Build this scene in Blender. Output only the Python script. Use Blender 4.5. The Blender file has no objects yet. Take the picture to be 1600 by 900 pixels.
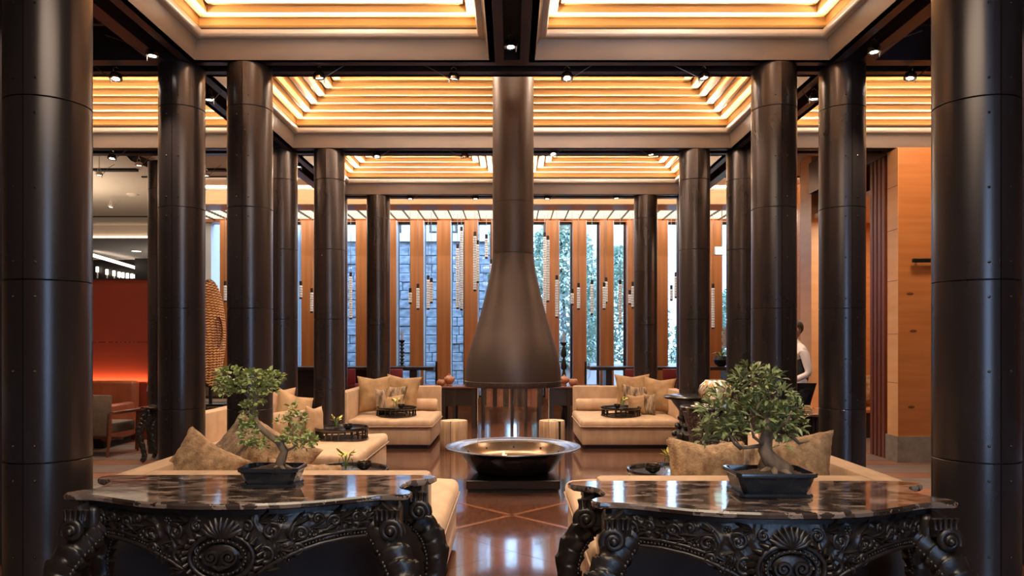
import bpy, bmesh, math, random
from mathutils import Vector, Matrix, noise
random.seed(7)
S = bpy.context.scene
COL = S.collection
PI = math.pi
F = 1150.0            # focal length in pixels of the 1600 px wide photograph
EYE = 1.5
HZ = 537.0

# ------------------------------------------------------------------ camera
cd = bpy.data.cameras.new('camera'); cam = bpy.data.objects.new('camera', cd); COL.objects.link(cam)
cam.location = (0, 0, EYE); cam.rotation_euler = (PI/2, 0, 0)
cd.sensor_width = 36; cd.lens = 36*F/1600; cd.shift_y = 87/1600; cd.clip_end = 300
S.camera = cam
# ------------------------------------------------------------------ sky, exposure
W = bpy.data.worlds.new('sky'); S.world = W; W.use_nodes = True
bg = W.node_tree.nodes['Background']
bg.inputs['Color'].default_value = (0.43, 0.66, 1.0, 1); bg.inputs['Strength'].default_value = 3.6
vs = S.view_settings
vs.view_transform = 'Standard'; vs.look = 'None'; vs.gamma = 1; vs.use_curve_mapping = False
vs.exposure = 0.9
try:
    S.cycles.use_denoising = True
    S.cycles.max_bounces = 8
    S.cycles.sample_clamp_indirect = 6
    S.cycles.caustics_reflective = False; S.cycles.caustics_refractive = False
except Exception:
    pass
LED_POWER = 3.7       # W per metre of LED strip
SPOT_POWER = 80.0
PANEL_POWER = 72.0    # W per square metre of the added, unseen coffer panels
WARM = (1.0, 0.80, 0.60)
WARMW = (1.0, 0.83, 0.64)

# ------------------------------------------------------------------ materials
MATS = {}
def _nt(name):
    m = bpy.data.materials.new(name); m.use_nodes = True
    nt = m.node_tree; b = nt.nodes['Principled BSDF']
    MATS[name] = m
    return m, nt, b
def rgb(h):
    c = [int(h[i:i+2], 16)/255 for i in (0, 2, 4)]
    return tuple(x/12.92 if x <= .04045 else ((x+.055)/1.055)**2.4 for x in c) + (1,)
def mat(name, c1, rough=.5, metal=0, c2=None, scale=(3, 3, 3), detail=4, lo=.35, hi=.65, bump=0, bscale=None,
        coat=0, sheen=0, spec=None, rvar=0, voro=False, distort=0, emit=None, estr=0, c3=None):
    m, nt, b = _nt(name); L = nt.links
    b.inputs['Base Color'].default_value = c1; b.inputs['Roughness'].default_value = rough; b.inputs['Metallic'].default_value = metal
    if spec is not None: b.inputs['Specular IOR Level'].default_value = spec
    if coat: b.inputs['Coat Weight'].default_value = coat; b.inputs['Coat Roughness'].default_value = .06
    if sheen:
        b.inputs['Sheen Weight'].default_value = sheen; b.inputs['Sheen Roughness'].default_value = .4
        b.inputs['Sheen Tint'].default_value = tuple(min(1, x*1.6+.1) for x in c1[:3])+(1,)
    if emit: b.inputs['Emission Color'].default_value = emit; b.inputs['Emission Strength'].default_value = estr
    if c2 or bump or rvar:
        tc = nt.nodes.new('ShaderNodeTexCoord'); mp = nt.nodes.new('ShaderNodeMapping')
        L.new(tc.outputs['Object'], mp.inputs['Vector']); mp.inputs['Scale'].default_value = scale
        if voro:
            n = nt.nodes.new('ShaderNodeTexVoronoi'); n.inputs['Scale'].default_value = 1
            out = n.outputs['Color']
            wn = nt.nodes.new('ShaderNodeTexNoise'); wn.inputs['Scale'].default_value = 3; wn.inputs['Detail'].default_value = 5
            L.new(mp.outputs['Vector'], wn.inputs['Vector'])
            ad = nt.nodes.new('ShaderNodeVectorMath'); ad.operation = 'MULTIPLY_ADD'
            L.new(wn.outputs['Color'], ad.inputs[0]); ad.inputs[1].default_value = (.9,)*3; L.new(mp.outputs['Vector'], ad.inputs[2])
            L.new(ad.outputs[0], n.inputs['Vector'])
            fac = n.outputs['Color']
            sep = nt.nodes.new('ShaderNodeSeparateColor'); L.new(fac, sep.inputs[0]); fac = sep.outputs[0]
        else:
            n = nt.nodes.new('ShaderNodeTexNoise'); n.inputs['Scale'].default_value = 1; n.inputs['Detail'].default_value = detail
            n.inputs['Distortion'].default_value = distort
            L.new(mp.outputs['Vector'], n.inputs['Vector']); fac = n.outputs['Fac']
        if c2:
            cr = nt.nodes.new('ShaderNodeValToRGB'); e = cr.color_ramp.elements
            e[0].position = lo; e[0].color = c1; e[1].position = hi; e[1].color = c2
            if c3: x = cr.color_ramp.elements.new((lo+hi)/2); x.color = c3
            L.new(fac, cr.inputs['Fac']); L.new(cr.outputs['Color'], b.inputs['Base Color'])
        if rvar:
            mr = nt.nodes.new('ShaderNodeMapRange'); L.new(fac, mr.inputs['Value'])
            mr.inputs['From Min'].default_value = .3; mr.inputs['From Max'].default_value = .7
            mr.inputs['To Min'].default_value = rough-rvar; mr.inputs['To Max'].default_value = rough+rvar
            L.new(mr.outputs[0], b.inputs['Roughness'])
        if bump:
            bp = nt.nodes.new('ShaderNodeBump'); bp.inputs['Strength'].default_value = bump; bp.inputs['Distance'].default_value = .01
            if bscale:
                n2 = nt.nodes.new('ShaderNodeTexNoise'); n2.inputs['Scale'].default_value = bscale; n2.inputs['Detail'].default_value = 6
                L.new(tc.outputs['Object'], n2.inputs['Vector']); L.new(n2.outputs['Fac'], bp.inputs['Height'])
            else:
                L.new(fac, bp.inputs['Height'])
            L.new(bp.outputs['Normal'], b.inputs['Normal'])
    return m
def emission(name, c, s):
    m, nt, b = _nt(name)
    b.inputs['Base Color'].default_value = c; b.inputs['Emission Color'].default_value = c; b.inputs['Emission Strength'].default_value = s
    return m
def thin_glass(name, tint=(1, 1, 1, 1), refl=.12, rough=.02, even=None):
    m = bpy.data.materials.new(name); m.use_nodes = True; nt = m.node_tree; nt.nodes.clear(); MATS[name] = m
    o = nt.nodes.new('ShaderNodeOutputMaterial'); mx = nt.nodes.new('ShaderNodeMixShader')
    t = nt.nodes.new('ShaderNodeBsdfTransparent'); g = nt.nodes.new('ShaderNodeBsdfGlossy'); fr = nt.nodes.new('ShaderNodeFresnel')
    t.inputs['Color'].default_value = tint; g.inputs['Roughness'].default_value = rough; fr.inputs['IOR'].default_value = 1+refl*4
    if even: mx.inputs[0].default_value = even
    else: nt.links.new(fr.outputs[0], mx.inputs[0])
    nt.links.new(t.outputs[0], mx.inputs[1]); nt.links.new(g.outputs[0], mx.inputs[2])
    nt.links.new(mx.outputs[0], o.inputs['Surface'])
    return m
STEEL = mat('patinated_steel', (.036, .0275, .029, 1), .28, .55, (.058, .044, .043, 1), (2.5, 2.5, .8), 5, .3, .7, rvar=.012, spec=.9)
SEAM = mat('column_core', (.01, .009, .009, 1), .6, .3)
BOLT = mat('bolt_steel', (.05, .045, .045, 1), .3, .8)
BEAMM = mat('painted_beam', (.055, .042, .048, 1), .33, .35, (.07, .052, .056, 1), (2, 2, 2))
DARK = mat('dark_void', (.008, .007, .009, 1), .7)
CORNICE = mat('taupe_plaster', (.185, .148, .130, 1), .42, 0, (.225, .18, .158, 1), (1.5, 1.5, 3), 3)
LIP = mat('satin_aluminium', (.62, .57, .52, 1), .35, .3)
SLAT = mat('larch_slat', (.64, .33, .095, 1), .5, 0, (.80, .45, .155, 1), (1.2, 1.2, 22), 5, .3, .7)
SLAT_Y = mat('larch_slat_lengthwise', (.64, .33, .095, 1), .5, 0, (.80, .45, .155, 1), (9, 1.2, 22), 5, .3, .7)
LEDM = emission('led_strip', (1, .82, .60, 1), 4)
CREAM = mat('cream_plaster', (.74, .62, .50, 1), .8, 0, (.70, .585, .47, 1), (1, 1, 1))
WHITEP = mat('pale_plaster', (.62, .58, .55, 1), .8)
FLOORW = mat('dark_parquet', (.050, .020, .013, 1), .13, 0, (.095, .038, .022, 1), (5, 38, 5), 5, .3, .7, coat=.6, rvar=.03)
FLOORW2 = mat('dark_parquet_turned', (.055, .022, .014, 1), .13, 0, (.105, .042, .024, 1), (38, 5, 5), 5, .3, .7, coat=.6, rvar=.03)
INLAY = mat('parquet_inlay', (.15, .058, .03, 1), .2, 0, (.19, .075, .04, 1), (6, 6, 6), coat=.3)
SLATE = mat('grey_slate', (.13, .105, .098, 1), .38, 0, (.20, .165, .15, 1), (4, 9, 4), 6, bump=.1)
STRIPW = mat('floor_band_wood', (.20, .085, .05, 1), .4, 0, (.28, .13, .08, 1), (2, 30, 4))
SUB = mat('floor_base', (.02, .01, .007, 1), .6)
FINW = mat('fin_wood', (.34, .115, .032, 1), .38, 0, (.43, .16, .05, 1), (14, 14, .7), 4)
WALLW = mat('oak_panelling', (.44, .155, .042, 1), .42, 0, (.53, .21, .065, 1), (1.1, 1.1, 16), 5, .3, .7)
WALLWL = mat('pale_oak_panelling', (.66, .36, .16, 1), .42, 0, (.74, .43, .21, 1), (1.4, 1.4, 9), 5, .3, .7)
KNOT = mat('wood_knot', (.16, .05, .015, 1), .5)
REDSLAT = mat('dark_red_slat', (.13, .038, .022, 1), .4, 0, (.17, .05, .03, 1), (9, 9, 1))
BROWNW = mat('brown_wood', (.21, .085, .045, 1), .4, 0, (.27, .115, .06, 1), (1, 9, 9))
STONE = mat('grey_stone_plinth', (.20, .18, .165, 1), .6, 0, (.28, .255, .235, 1), (9, 9, 9), 6)
REDWALL = mat('oxblood_panel', (.235, .035, .018, 1), .55, 0, (.26, .042, .022, 1), (2, 2, 2), 5)
GLASS = thin_glass('window_glass', (.97, .985, 1, 1), .1)
FGLASS = thin_glass('hearth_glass', (.97, .96, .95, 1), .035, even=.06)
CGLASS = thin_glass('clear_glass', (.97, .98, .97, 1), .02)
FRAMEM = mat('dark_window_frame', (.02, .022, .028, 1), .35, .4)
FRAMEL = mat('pale_window_frame', (.45, .46, .5, 1), .4, .3)
HOODM = mat('hood_steel', (.052, .036, .032, 1), .42, .45, (.072, .050, .043, 1), (2, 2, 1.2), 5, rvar=.04)
BOWLM = mat('cast_bowl_black', (.022, .019, .024, 1), .26, .45, (.03, .026, .03, 1), (6, 6, 6))
RIMM = mat('polished_rim', (.20, .20, .23, 1), .22, .8, (.26, .26, .29, 1), (6, 6, 6))
BRASS = mat('heat_tinted_bronze', (.38, .27, .18, 1), .28, .85, (.32, .215, .14, 1), (5, 5, 5))
VELVET = mat('camel_velvet', (.40, .265, .165, 1), .7, 0, (.53, .365, .24, 1), (9, 5, 5), 6, .3, .7, sheen=.35, bump=.12, bscale=30)
VELVETD = mat('camel_velvet_base', (.33, .21, .135, 1), .7, 0, (.44, .29, .19, 1), (13, 13, 3), 6, .3, .7, sheen=.3)
CUSH = mat('gold_velvet_cushion', (.25, .14, .058, 1), .65, 0, (.42, .26, .125, 1), (7, 7, 7), 5, .3, .7, sheen=.5, bump=.25, bscale=22)
CUSHT = mat('tan_velvet_cushion', (.27, .155, .08, 1), .65, 0, (.41, .255, .145, 1), (7, 7, 7), 5, .3, .7, sheen=.5, bump=.2, bscale=18)
FUR = mat('fur_cushion', (.17, .092, .042, 1), .8, 0, (.46, .30, .165, 1), (26, 26, 20), 8, .3, .72, sheen=.5, bump=.9, bscale=85)
FURD = mat('striped_fur_cushion', (.085, .05, .03, 1), .85, 0, (.40, .28, .18, 1), (30, 6, 6), 6, .38, .62, sheen=.4, bump=.9, bscale=80)
EBONY = mat('polished_ebony', (.010, .008, .009, 1), .24, 0, (.016, .012, .012, 1), (20, 20, 20), coat=.2, spec=.55)
CARVE = mat('carved_ebony', (.012, .009, .0085, 1), .36, 0, (.021, .0155, .014, 1), (30, 30, 30), 6, bump=.12, bscale=60, spec=.6)
MARBLE = mat('petrified_wood_slab', (.028, .019, .016, 1), .07, 0, (.32, .24, .20, 1), (16, 30, 16), voro=True, lo=.15, hi=1.0, c3=(.10, .07, .058, 1), coat=.25, bump=.05, bscale=12)
DARKW = mat('dark_stained_wood', (.020, .013, .012, 1), .35, 0, (.03, .019, .016, 1), (5, 30, 5))
REDTOP = mat('reddish_table_top', (.16, .065, .045, 1), .25, 0, (.2, .085, .06, 1), (2, 12, 4), coat=.3)
REDCH = mat('crimson_leather', (.20, .012, .016, 1), .45)
LEATHER = mat('cognac_leather', (.27, .075, .03, 1), .42, 0, (.34, .10, .045, 1), (5, 5, 5), bump=.3, bscale=12)
OUTER = mat('shade_toned_back', (.05, .037, .032, 1), .7, 0, (.062, .046, .04, 1), (8, 8, 8))  # dark tone stands in for shade on the daybed backs
GREYUP = mat('taupe_upholstery', (.115, .085, .066, 1), .7, 0, (.14, .105, .082, 1), (20, 20, 20))
CHAIRW = mat('mahogany', (.15, .05, .025, 1), .35, 0, (.2, .07, .035, 1), (4, 4, 20))
BARK = mat('log_bark', (.27, .165, .095, 1), .75, 0, (.56, .39, .25, 1), (22, 22, 1.3), 6, .3, .7, bump=.5)
LOGTOP = mat('log_end_grain', (.70, .50, .30, 1), .6, 0, (.58, .38, .2, 1), (8, 8, 8), 5)
CHROME = mat('chrome', (.75, .72, .68, 1), .12, 1)
LAMPF = emission('lamp_lens', (1, .92, .78, 1), 12)
WIRE = mat('grey_wire', (.25, .22, .2, 1), .4, .6)
POTM = mat('glazed_pot', (.012, .015, .021, 1), .16, 0, (.02, .023, .028, 1), (9, 9, 9), coat=.5)
SOIL = mat('potting_soil', (.018, .010, .006, 1), .95, 0, (.05, .026, .014, 1), (60, 60, 60), bump=.8)
TRUNK = mat('bonsai_bark', (.13, .085, .055, 1), .8, 0, (.28, .20, .14, 1), (25, 25, 12), 6, bump=.6)
LEAFA = mat('jade_leaf', (.26, .32, .09, 1), .4, 0, (.48, .52, .20, 1), (40, 40, 40), 2, .3, .7)
LEAFB = mat('ficus_leaf', (.16, .21, .075, 1), .36, 0, (.34, .38, .17, 1), (30, 30, 30), 2, .3, .7)
RATTAN = mat('rattan', (.50, .235, .075, 1), .5, 0, (.62, .32, .115, 1), (20, 20, 20))
RATTANI = mat('rattan_darker_weave', (.27, .105, .035, 1), .5, 0, (.34, .15, .05, 1), (20, 20, 20))  # darker tone of the weave inside the inner ring
RATTAND = mat('dark_rattan_core', (.14, .045, .016, 1), .7)
RINGM = mat('glass_ring', (.28, .24, .23, 1), .3)
STAND = mat('black_stand', (.012, .011, .011, 1), .4, .4)
TRAYM = mat('black_lacquer', (.014, .011, .011, 1), .22, 0, coat=.4)
PETAL = mat('yellow_petal', (.62, .55, .16, 1), .5)
WPETAL = mat('white_petal', (.9, .88, .86, 1), .5)
WPETAL.node_tree.nodes['Principled BSDF'].inputs['Transmission Weight'].default_value = .5
STEMG = mat('green_stem', (.12, .2, .05, 1), .5)
GOLD = mat('gilt_bowl', (.55, .30, .09, 1), .22, .9)
CLAY = mat('terracotta', (.38, .15, .075, 1), .45, 0, (.3, .11, .055, 1), (20, 20, 20))
PEARL = mat('shell_inlay', (.022, .016, .015, 1), .35, 0, (.24, .19, .165, 1), (60, 60, 60), 5, .45, .62)
PAPER = mat('white_paper', (.72, .64, .56, 1), .6)
GILTGLASS = mat('gilded_glass', (.62, .42, .2, 1), .12, .5, (.8, .72, .62, 1), (9, 9, 22), 5, .4, .6)
BEAD = mat('bubble_glass', (.78, .75, .74, 1), .12, 0, (.45, .41, .40, 1), (60, 60, 60), 2, .45, .6, spec=.8, emit=(1, .9, .82, 1), estr=.10)
CAP = mat('pendant_cap', (.05, .035, .03, 1), .4, .5)
LUMI = emission('luminous_panel', (1.0, .93, .78, 1), .95)
LUMB = mat('luminous_batten', (.70, .64, .52, 1), .5)
SKIN = mat('skin', (.52, .29, .20, 1), .5)
SHIRT = mat('white_shirt', (.62, .56, .56, 1), .75)
VEST = mat('black_cloth', (.014, .013, .017, 1), .8)
HAIR = mat('dark_hair', (.02, .012, .008, 1), .5)
SIGNM = emission('pale_green_sign', (.55, .95, .85, 1), 1.3)
SNOWW = mat('grey_stone_facade', (.15, .19, .235, 1), .8, 0, (.34, .39, .45, 1), (5, 5, 9), 8, .35, .65, bump=1)
RENDERW = mat('pale_render', (.75, .76, .78, 1), .8)
FOLI = mat('garden_foliage', (.30, .42, .33, 1), .6, 0, (.60, .72, .62, 1), (2, 2, 2), 4)
BARKO = mat('garden_bark', (.10, .075, .06, 1), .9)
GROUND = mat('garden_ground', (.45, .47, .46, 1), .9, 0, (.58, .6, .6, 1), (1, 1, 1))
BARW = mat('far_dark_wall', (.018, .015, .016, 1), .5)
COVEM = emission('cove_light', (1, .84, .66, 1), 2.2)
FLAME = emission('flame', (1, .42, .1, 1), 14)

# ------------------------------------------------------------------ builders
def P(x, y, Y):
    return Vector(((x-800)/F*Y, Y, EYE-(y-HZ)/F*Y))
class MB:
    """collects shapes; build() links them as ONE mesh object"""
    def __init__(s): s.v = []; s.f = []
    def add(s, vs, fs, M=None):
        o = len(s.v)
        s.v += [tuple(M @ Vector(v)) for v in vs] if M is not None else [tuple(v) for v in vs]
        s.f += [tuple(i+o for i in f) for f in fs]; return s
    def box(s, x0, x1, y0, y1, z0, z1, M=None):
        v = [(x0,y0,z0),(x1,y0,z0),(x1,y1,z0),(x0,y1,z0),(x0,y0,z1),(x1,y0,z1),(x1,y1,z1),(x0,y1,z1)]
        return s.add(v, [(0,3,2,1),(4,5,6,7),(0,1,5,4),(1,2,6,5),(2,3,7,6),(3,0,4,7)], M)
    def rbox(s, x0, x1, y0, y1, z0, z1, r=.02, seg=2, M=None):
        bm = bmesh.new(); bmesh.ops.create_cube(bm, size=1)
        for v in bm.verts: v.co = Vector((x0+(v.co.x+.5)*(x1-x0), y0+(v.co.y+.5)*(y1-y0), z0+(v.co.z+.5)*(z1-z0)))
        bmesh.ops.bevel(bm, geom=bm.edges[:], offset=r, segments=seg, profile=.5, affect='EDGES')
        s.bm(bm, M); return s
    def bm(s, bm, M=None):
        bm.verts.index_update()
        s.add([v.co.copy() for v in bm.verts], [[v.index for v in f.verts] for f in bm.faces], M); bm.free(); return s
    def prism(s, poly, z0, z1, M=None):
        n = len(poly)
        v = [(x, y, z0) for x, y in poly]+[(x, y, z1) for x, y in poly]
        return s.add(v, [tuple(range(n-1, -1, -1)), tuple(range(n, 2*n))]+[(i, (i+1) % n, n+(i+1) % n, n+i) for i in range(n)], M)
    def lathe(s, prof, n=32, M=None, cap0=True, cap1=True, a0=0, a1=2*PI):
        full = abs(a1-a0-2*PI) < 1e-6; m = n if full else n+1
        v = [(r*math.cos(a0+(a1-a0)*k/n), r*math.sin(a0+(a1-a0)*k/n), z) for r, z in prof for k in range(m)]
        f = []
        for i in range(len(prof)-1):
            for k in range(n):
                b = (k+1) % m
                f.append((i*m+k, i*m+b, (i+1)*m+b, (i+1)*m+k))
        if full and cap0 and prof[0][0] > 1e-5: f.append(tuple(range(m-1, -1, -1)))
        if full and cap1 and prof[-1][0] > 1e-5: f.append(tuple((len(prof)-1)*m+k for k in range(m)))
        return s.add(v, f, M)
    def cyl(s, r, z0, z1, n=16, M=None, r1=None):
        return s.lathe([(r, z0), (r if r1 is None else r1, z1)], n, M)
    def tube(s, pts, rad, n=8, M=None, cap=True, flat=1.0, up=None):
        pts = [Vector(p) for p in pts]; m = len(pts)
        rs = rad if hasattr(rad, '__len__') else [rad]*m
        v = []; u = None
        for i, p in enumerate(pts):
            t = (pts[min(i+1, m-1)]-pts[max(i-1, 0)])
            t = t.normalized() if t.length > 1e-9 else Vector((0, 0, 1))
            if u is None:
                u = Vector(up) if up else (Vector((0, 0, 1)) if abs(t.z) < .9 else Vector((1, 0, 0)))
            u = (u-t*u.dot(t)); u = u.normalized() if u.length > 1e-6 else t.orthogonal().normalized()
            w = t.cross(u)
            for k in range(n):
                a = 2*PI*k/n
                v.append(p+(u*math.cos(a)*flat+w*math.sin(a))*rs[i])
        f = [(i*n+k, i*n+(k+1) % n, (i+1)*n+(k+1) % n, (i+1)*n+k) for i in range(m-1) for k in range(n)]
        if cap: f += [tuple(range(n-1, -1, -1)), tuple((m-1)*n+k for k in range(n))]
        return s.add(v, f, M)
    def ball(s, c, r, n=8, m=6, sc=(1, 1, 1), M=None):
        v = [(c[0], c[1], c[2]-r*sc[2])]; f = []
        for i in range(1, m):
            a = -PI/2+PI*i/m
            for k in range(n):
                b = 2*PI*k/n
                v.append((c[0]+r*sc[0]*math.cos(a)*math.cos(b), c[1]+r*sc[1]*math.cos(a)*math.sin(b), c[2]+r*sc[2]*math.sin(a)))
        v.append((c[0], c[1], c[2]+r*sc[2])); t = len(v)-1
        for k in range(n):
            f.append((0, 1+(k+1) % n, 1+k)); f.append((t, 1+(m-2)*n+k, 1+(m-2)*n+(k+1) % n))
        for i in range(m-2):
            for k in range(n):
                f.append((1+i*n+k, 1+i*n+(k+1) % n, 1+(i+1)*n+(k+1) % n, 1+(i+1)*n+k))
        return s.add(v, f, M)
    def mesh(s, name, m, smooth=None):
        me = bpy.data.meshes.new(name); me.from_pydata(s.v, [], s.f); me.materials.append(m)
        if smooth is not None:
            me.polygons.foreach_set('use_smooth', [True]*len(me.polygons))
            if smooth < 180: me.set_sharp_from_angle(angle=math.radians(smooth))
        return me
    def build(s, name, m, parent=None, smooth=40, loc=None, rz=None):
        o = bpy.data.objects.new(name, s.mesh(name, m, smooth)); COL.objects.link(o)
        if parent: o.parent = parent
        if loc: o.location = loc
        if rz: o.rotation_euler.z = rz
        return o
def place(me, name, parent=None, loc=(0, 0, 0), rot=(0, 0, 0), sc=(1, 1, 1)):
    o = bpy.data.objects.new(name, me); COL.objects.link(o); o.parent = parent
    o.location = loc; o.rotation_euler = rot; o.scale = sc; return o
def tag(o, label, cat, group=None, kind=None):
    o['label'] = label; o['category'] = cat
    if group: o['group'] = group
    if kind: o['kind'] = kind
    return o
def thing(name, label, cat, loc=(0, 0, 0), rz=0, group=None, kind=None):
    o = bpy.data.objects.new(name, None); COL.objects.link(o); o.location = loc; o.rotation_euler = (0, 0, rz); o.empty_display_size = .1
    return tag(o, label, cat, group, kind)
def struct(name, loc=(0, 0, 0)):
    o = bpy.data.objects.new(name, None); COL.objects.link(o); o.location = loc; o['kind'] = 'structure'; o.empty_display_size = .1
    return o
def st(o): o['kind'] = 'structure'; return o
def stuff(o): o['kind'] = 'stuff'; return o
def copy_tree(o, parent=None):
    c = o.copy(); COL.objects.link(c); c.parent = parent
    for ch in list(o.children): copy_tree(ch, c)
    return c
def area(name, parent, loc, rot, sx, sy, power, col):
    l = bpy.data.lights.new(name, 'AREA'); l.shape = 'RECTANGLE'; l.size = sx; l.size_y = sy; l.energy = power; l.color = col
    o = bpy.data.objects.new(name, l); COL.objects.link(o); o.parent = parent; o.location = loc; o.rotation_euler = rot
    return o
def T(x=0, y=0, z=0): return Matrix.Translation((x, y, z))
def R(a, ax): return Matrix.Rotation(a, 4, ax)
ORD = ['first', 'second', 'third', 'fourth', 'fifth', 'sixth', 'seventh', 'eighth', 'ninth', 'tenth', 'eleventh', 'twelfth',
       'thirteenth', 'fourteenth', 'fifteenth', 'sixteenth', 'seventeenth', 'eighteenth', 'nineteenth', 'twentieth']
LS, RS = 'on the rattan disc side', 'on the timber alcove side'

# ================================================================== STRUCTURE
Y1, Y2, Y3, Y4 = 3.78, 6.69, 9.60, 12.52
XC, XB, RC = 2.38, 3.0, .198
YW = 16.7                      # window wall
ZB = 4.0                       # underside of the beams
# --- floor
fl = struct('floor')
MB().box(-15.2, 8.6, -4, 27, -.12, -.012).build('subfloor', SUB, fl)
# diamond parquet between the sofas (each panel a pair of triangles meeting at the centre line)
h = .56
cnt = 0
pan = MB(); g = .0025
pan.add([(0, -h+g, 0), (h-g, 0, 0), (0, h-g, 0), (-h+g, 0, 0), (0, -h+g, -.012), (h-g, 0, -.012), (0, h-g, -.012), (-h+g, 0, -.012)],
        [(0, 1, 2, 3), (0, 4, 5, 1), (1, 5, 6, 2), (2, 6, 7, 3), (3, 7, 4, 0)])
a = 2**-.5
pmA = pan.mesh('parquet_panel', FLOORW, None); pmB = pan.mesh('parquet_panel', FLOORW2, None)
inl = MB(); w = .022; LL = h*2**.5
inl.box(-LL/2+w, LL/2-w, -w, w, -.012, .0012)
im = inl.mesh('inlay_strip', INLAY, None)
y0 = 6.44
for j in range(-9, 19):
    for i in range(-3, 4):
        x, y = i*2*h+(h if j % 2 else 0), y0+j*h
        if abs(x) > 3.4 or y < 1.2 or y > 16.6: continue
        # the corners lie on the crossing seen at the centre line
        place(pmA if (i+j) % 2 else pmB, 'parquet_panel', fl, (x, y+h, 0), (0, 0, PI/4 if j % 3 == 0 else 0) if False else (0, 0, 0)); cnt += 1
for dy in (0, ):
    for s in (-1, 1):
        for q in (-1, 1):
            place(im, 'inlay_strip', fl, (s*h/2, y0+q*h/2, 0), (0, 0, s*q*PI/4))
            place(im, 'inlay_strip', fl, (s*h*1.5, y0+q*h*1.5, 0), (0, 0, s*q*PI/4))
            place(im, 'inlay_strip', fl, (s*h*.5, y0+4*h+q*h/2, 0), (0, 0, s*q*PI/4))
# side aisles in bands of slate and timber
for s in (-1, 1):
    y = 1.2; k = 0
    while y < 16.6:
        d = .58 if k % 2 == 0 else .34
        xo = 15.1 if s < 0 else 8.4
        x0, x1 = sorted((s*3.98, s*xo))
        y1 = min(y+d, 16.6)
        MB().box(x0, x1, y+.004, y1-.004, -.012, 0).build('floor_band', SLATE if k % 2 == 0 else STRIPW, fl, None)
        y = y1; k += 1
# --- shell
b = MB(); b.box(-15.4, 8.8, -4.2, 17.0, 5.25, 5.4); b.box(-15.4, -6.85, 17.0, 27.2, 5.25, 5.4)
st(b.build('ceiling_slab', CREAM))
wl = st(MB().box(-15.4, -15.2, -4, 27, 0, 5.25).build('wall_left', CREAM))
wr = st(MB().box(8.6, 8.8, -4, 17, 0, 5.25).build('wall_right', BROWNW))
b = MB()                       # wall behind the camera, with a tall window
b.box(-15.2, 1.2, -4.2, -4, 0, 5.25); b.box(3.3, 8.6, -4.2, -4, 0, 5.25); b.box(1.2, 3.3, -4.2, -4, 4.1, 5.25)
st(b.build('wall_front', BROWNW))
b = MB(); b.box(-7.0, -6.85, 16.75, 27, 0, 5.25); b.box(-15.2, -7, 26.8, 27, 0, 5.25)
st(b.build('wall_corner', RENDERW))
st(MB().box(6.9, 8.6, 16.7, 16.9, 0, 5.25).build('wall_back', FINW))
# dark side piers that close the edges of the view
for s, lab in ((-1, 'wall_outer_left'), (1, 'wall_outer_right')):
    x0, x1 = sorted((s*3.44, s*4.3))
    st(MB().rbox(x0, x1, 5.0, 5.4, 0, 4.0, .02).build(lab, BEAMM))

# --- beams: two steel plates with a dark channel between
def beam(name, x0, x1, y0, y1, alongx):
    r = struct(name)
    if alongx:
        c = (y0+y1)/2
        MB().box(x0, x1, y0, c-.07, ZB, ZB+.3).build('beam_plate', BEAMM, r, None)
        MB().box(x0, x1, c+.07, y1, ZB, ZB+.3).build('beam_plate', BEAMM, r, None)
        MB().box(x0, x1, c-.07, c+.07, ZB+.16, ZB+.3).build('channel', DARK, r, None)
    else:
        c = (x0+x1)/2
        MB().box(x0, c-.07, y0, y1, ZB, ZB+.3).build('beam_plate', BEAMM, r, None)
        MB().box(c+.07, x1, y0, y1, ZB, ZB+.3).build('beam_plate', BEAMM, r, None)
        MB().box(c-.07, c+.07, y0, y1, ZB+.16, ZB+.3).build('channel', DARK, r, None)
    return r
HB = .2
for y, xm in ((Y1, 7), (Y2, 7), (Y3, 6.6), (Y4, 3.22)):
    beam('ceiling_cross_beam', -xm, xm, y-HB, y+HB, True)
for x in (-3.0, 3.0):
    for ya, yb in ((Y1, Y2), (Y2, Y3), (Y3, Y4)):
        beam('ceiling_long_beam', x-HB, x+HB, ya+HB, yb-HB, False)
for ya, yb in ((Y1, Y2), (Y3, Y4)):
    beam('ceiling_long_beam', -HB, HB, ya+HB, yb-HB, False)
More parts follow.
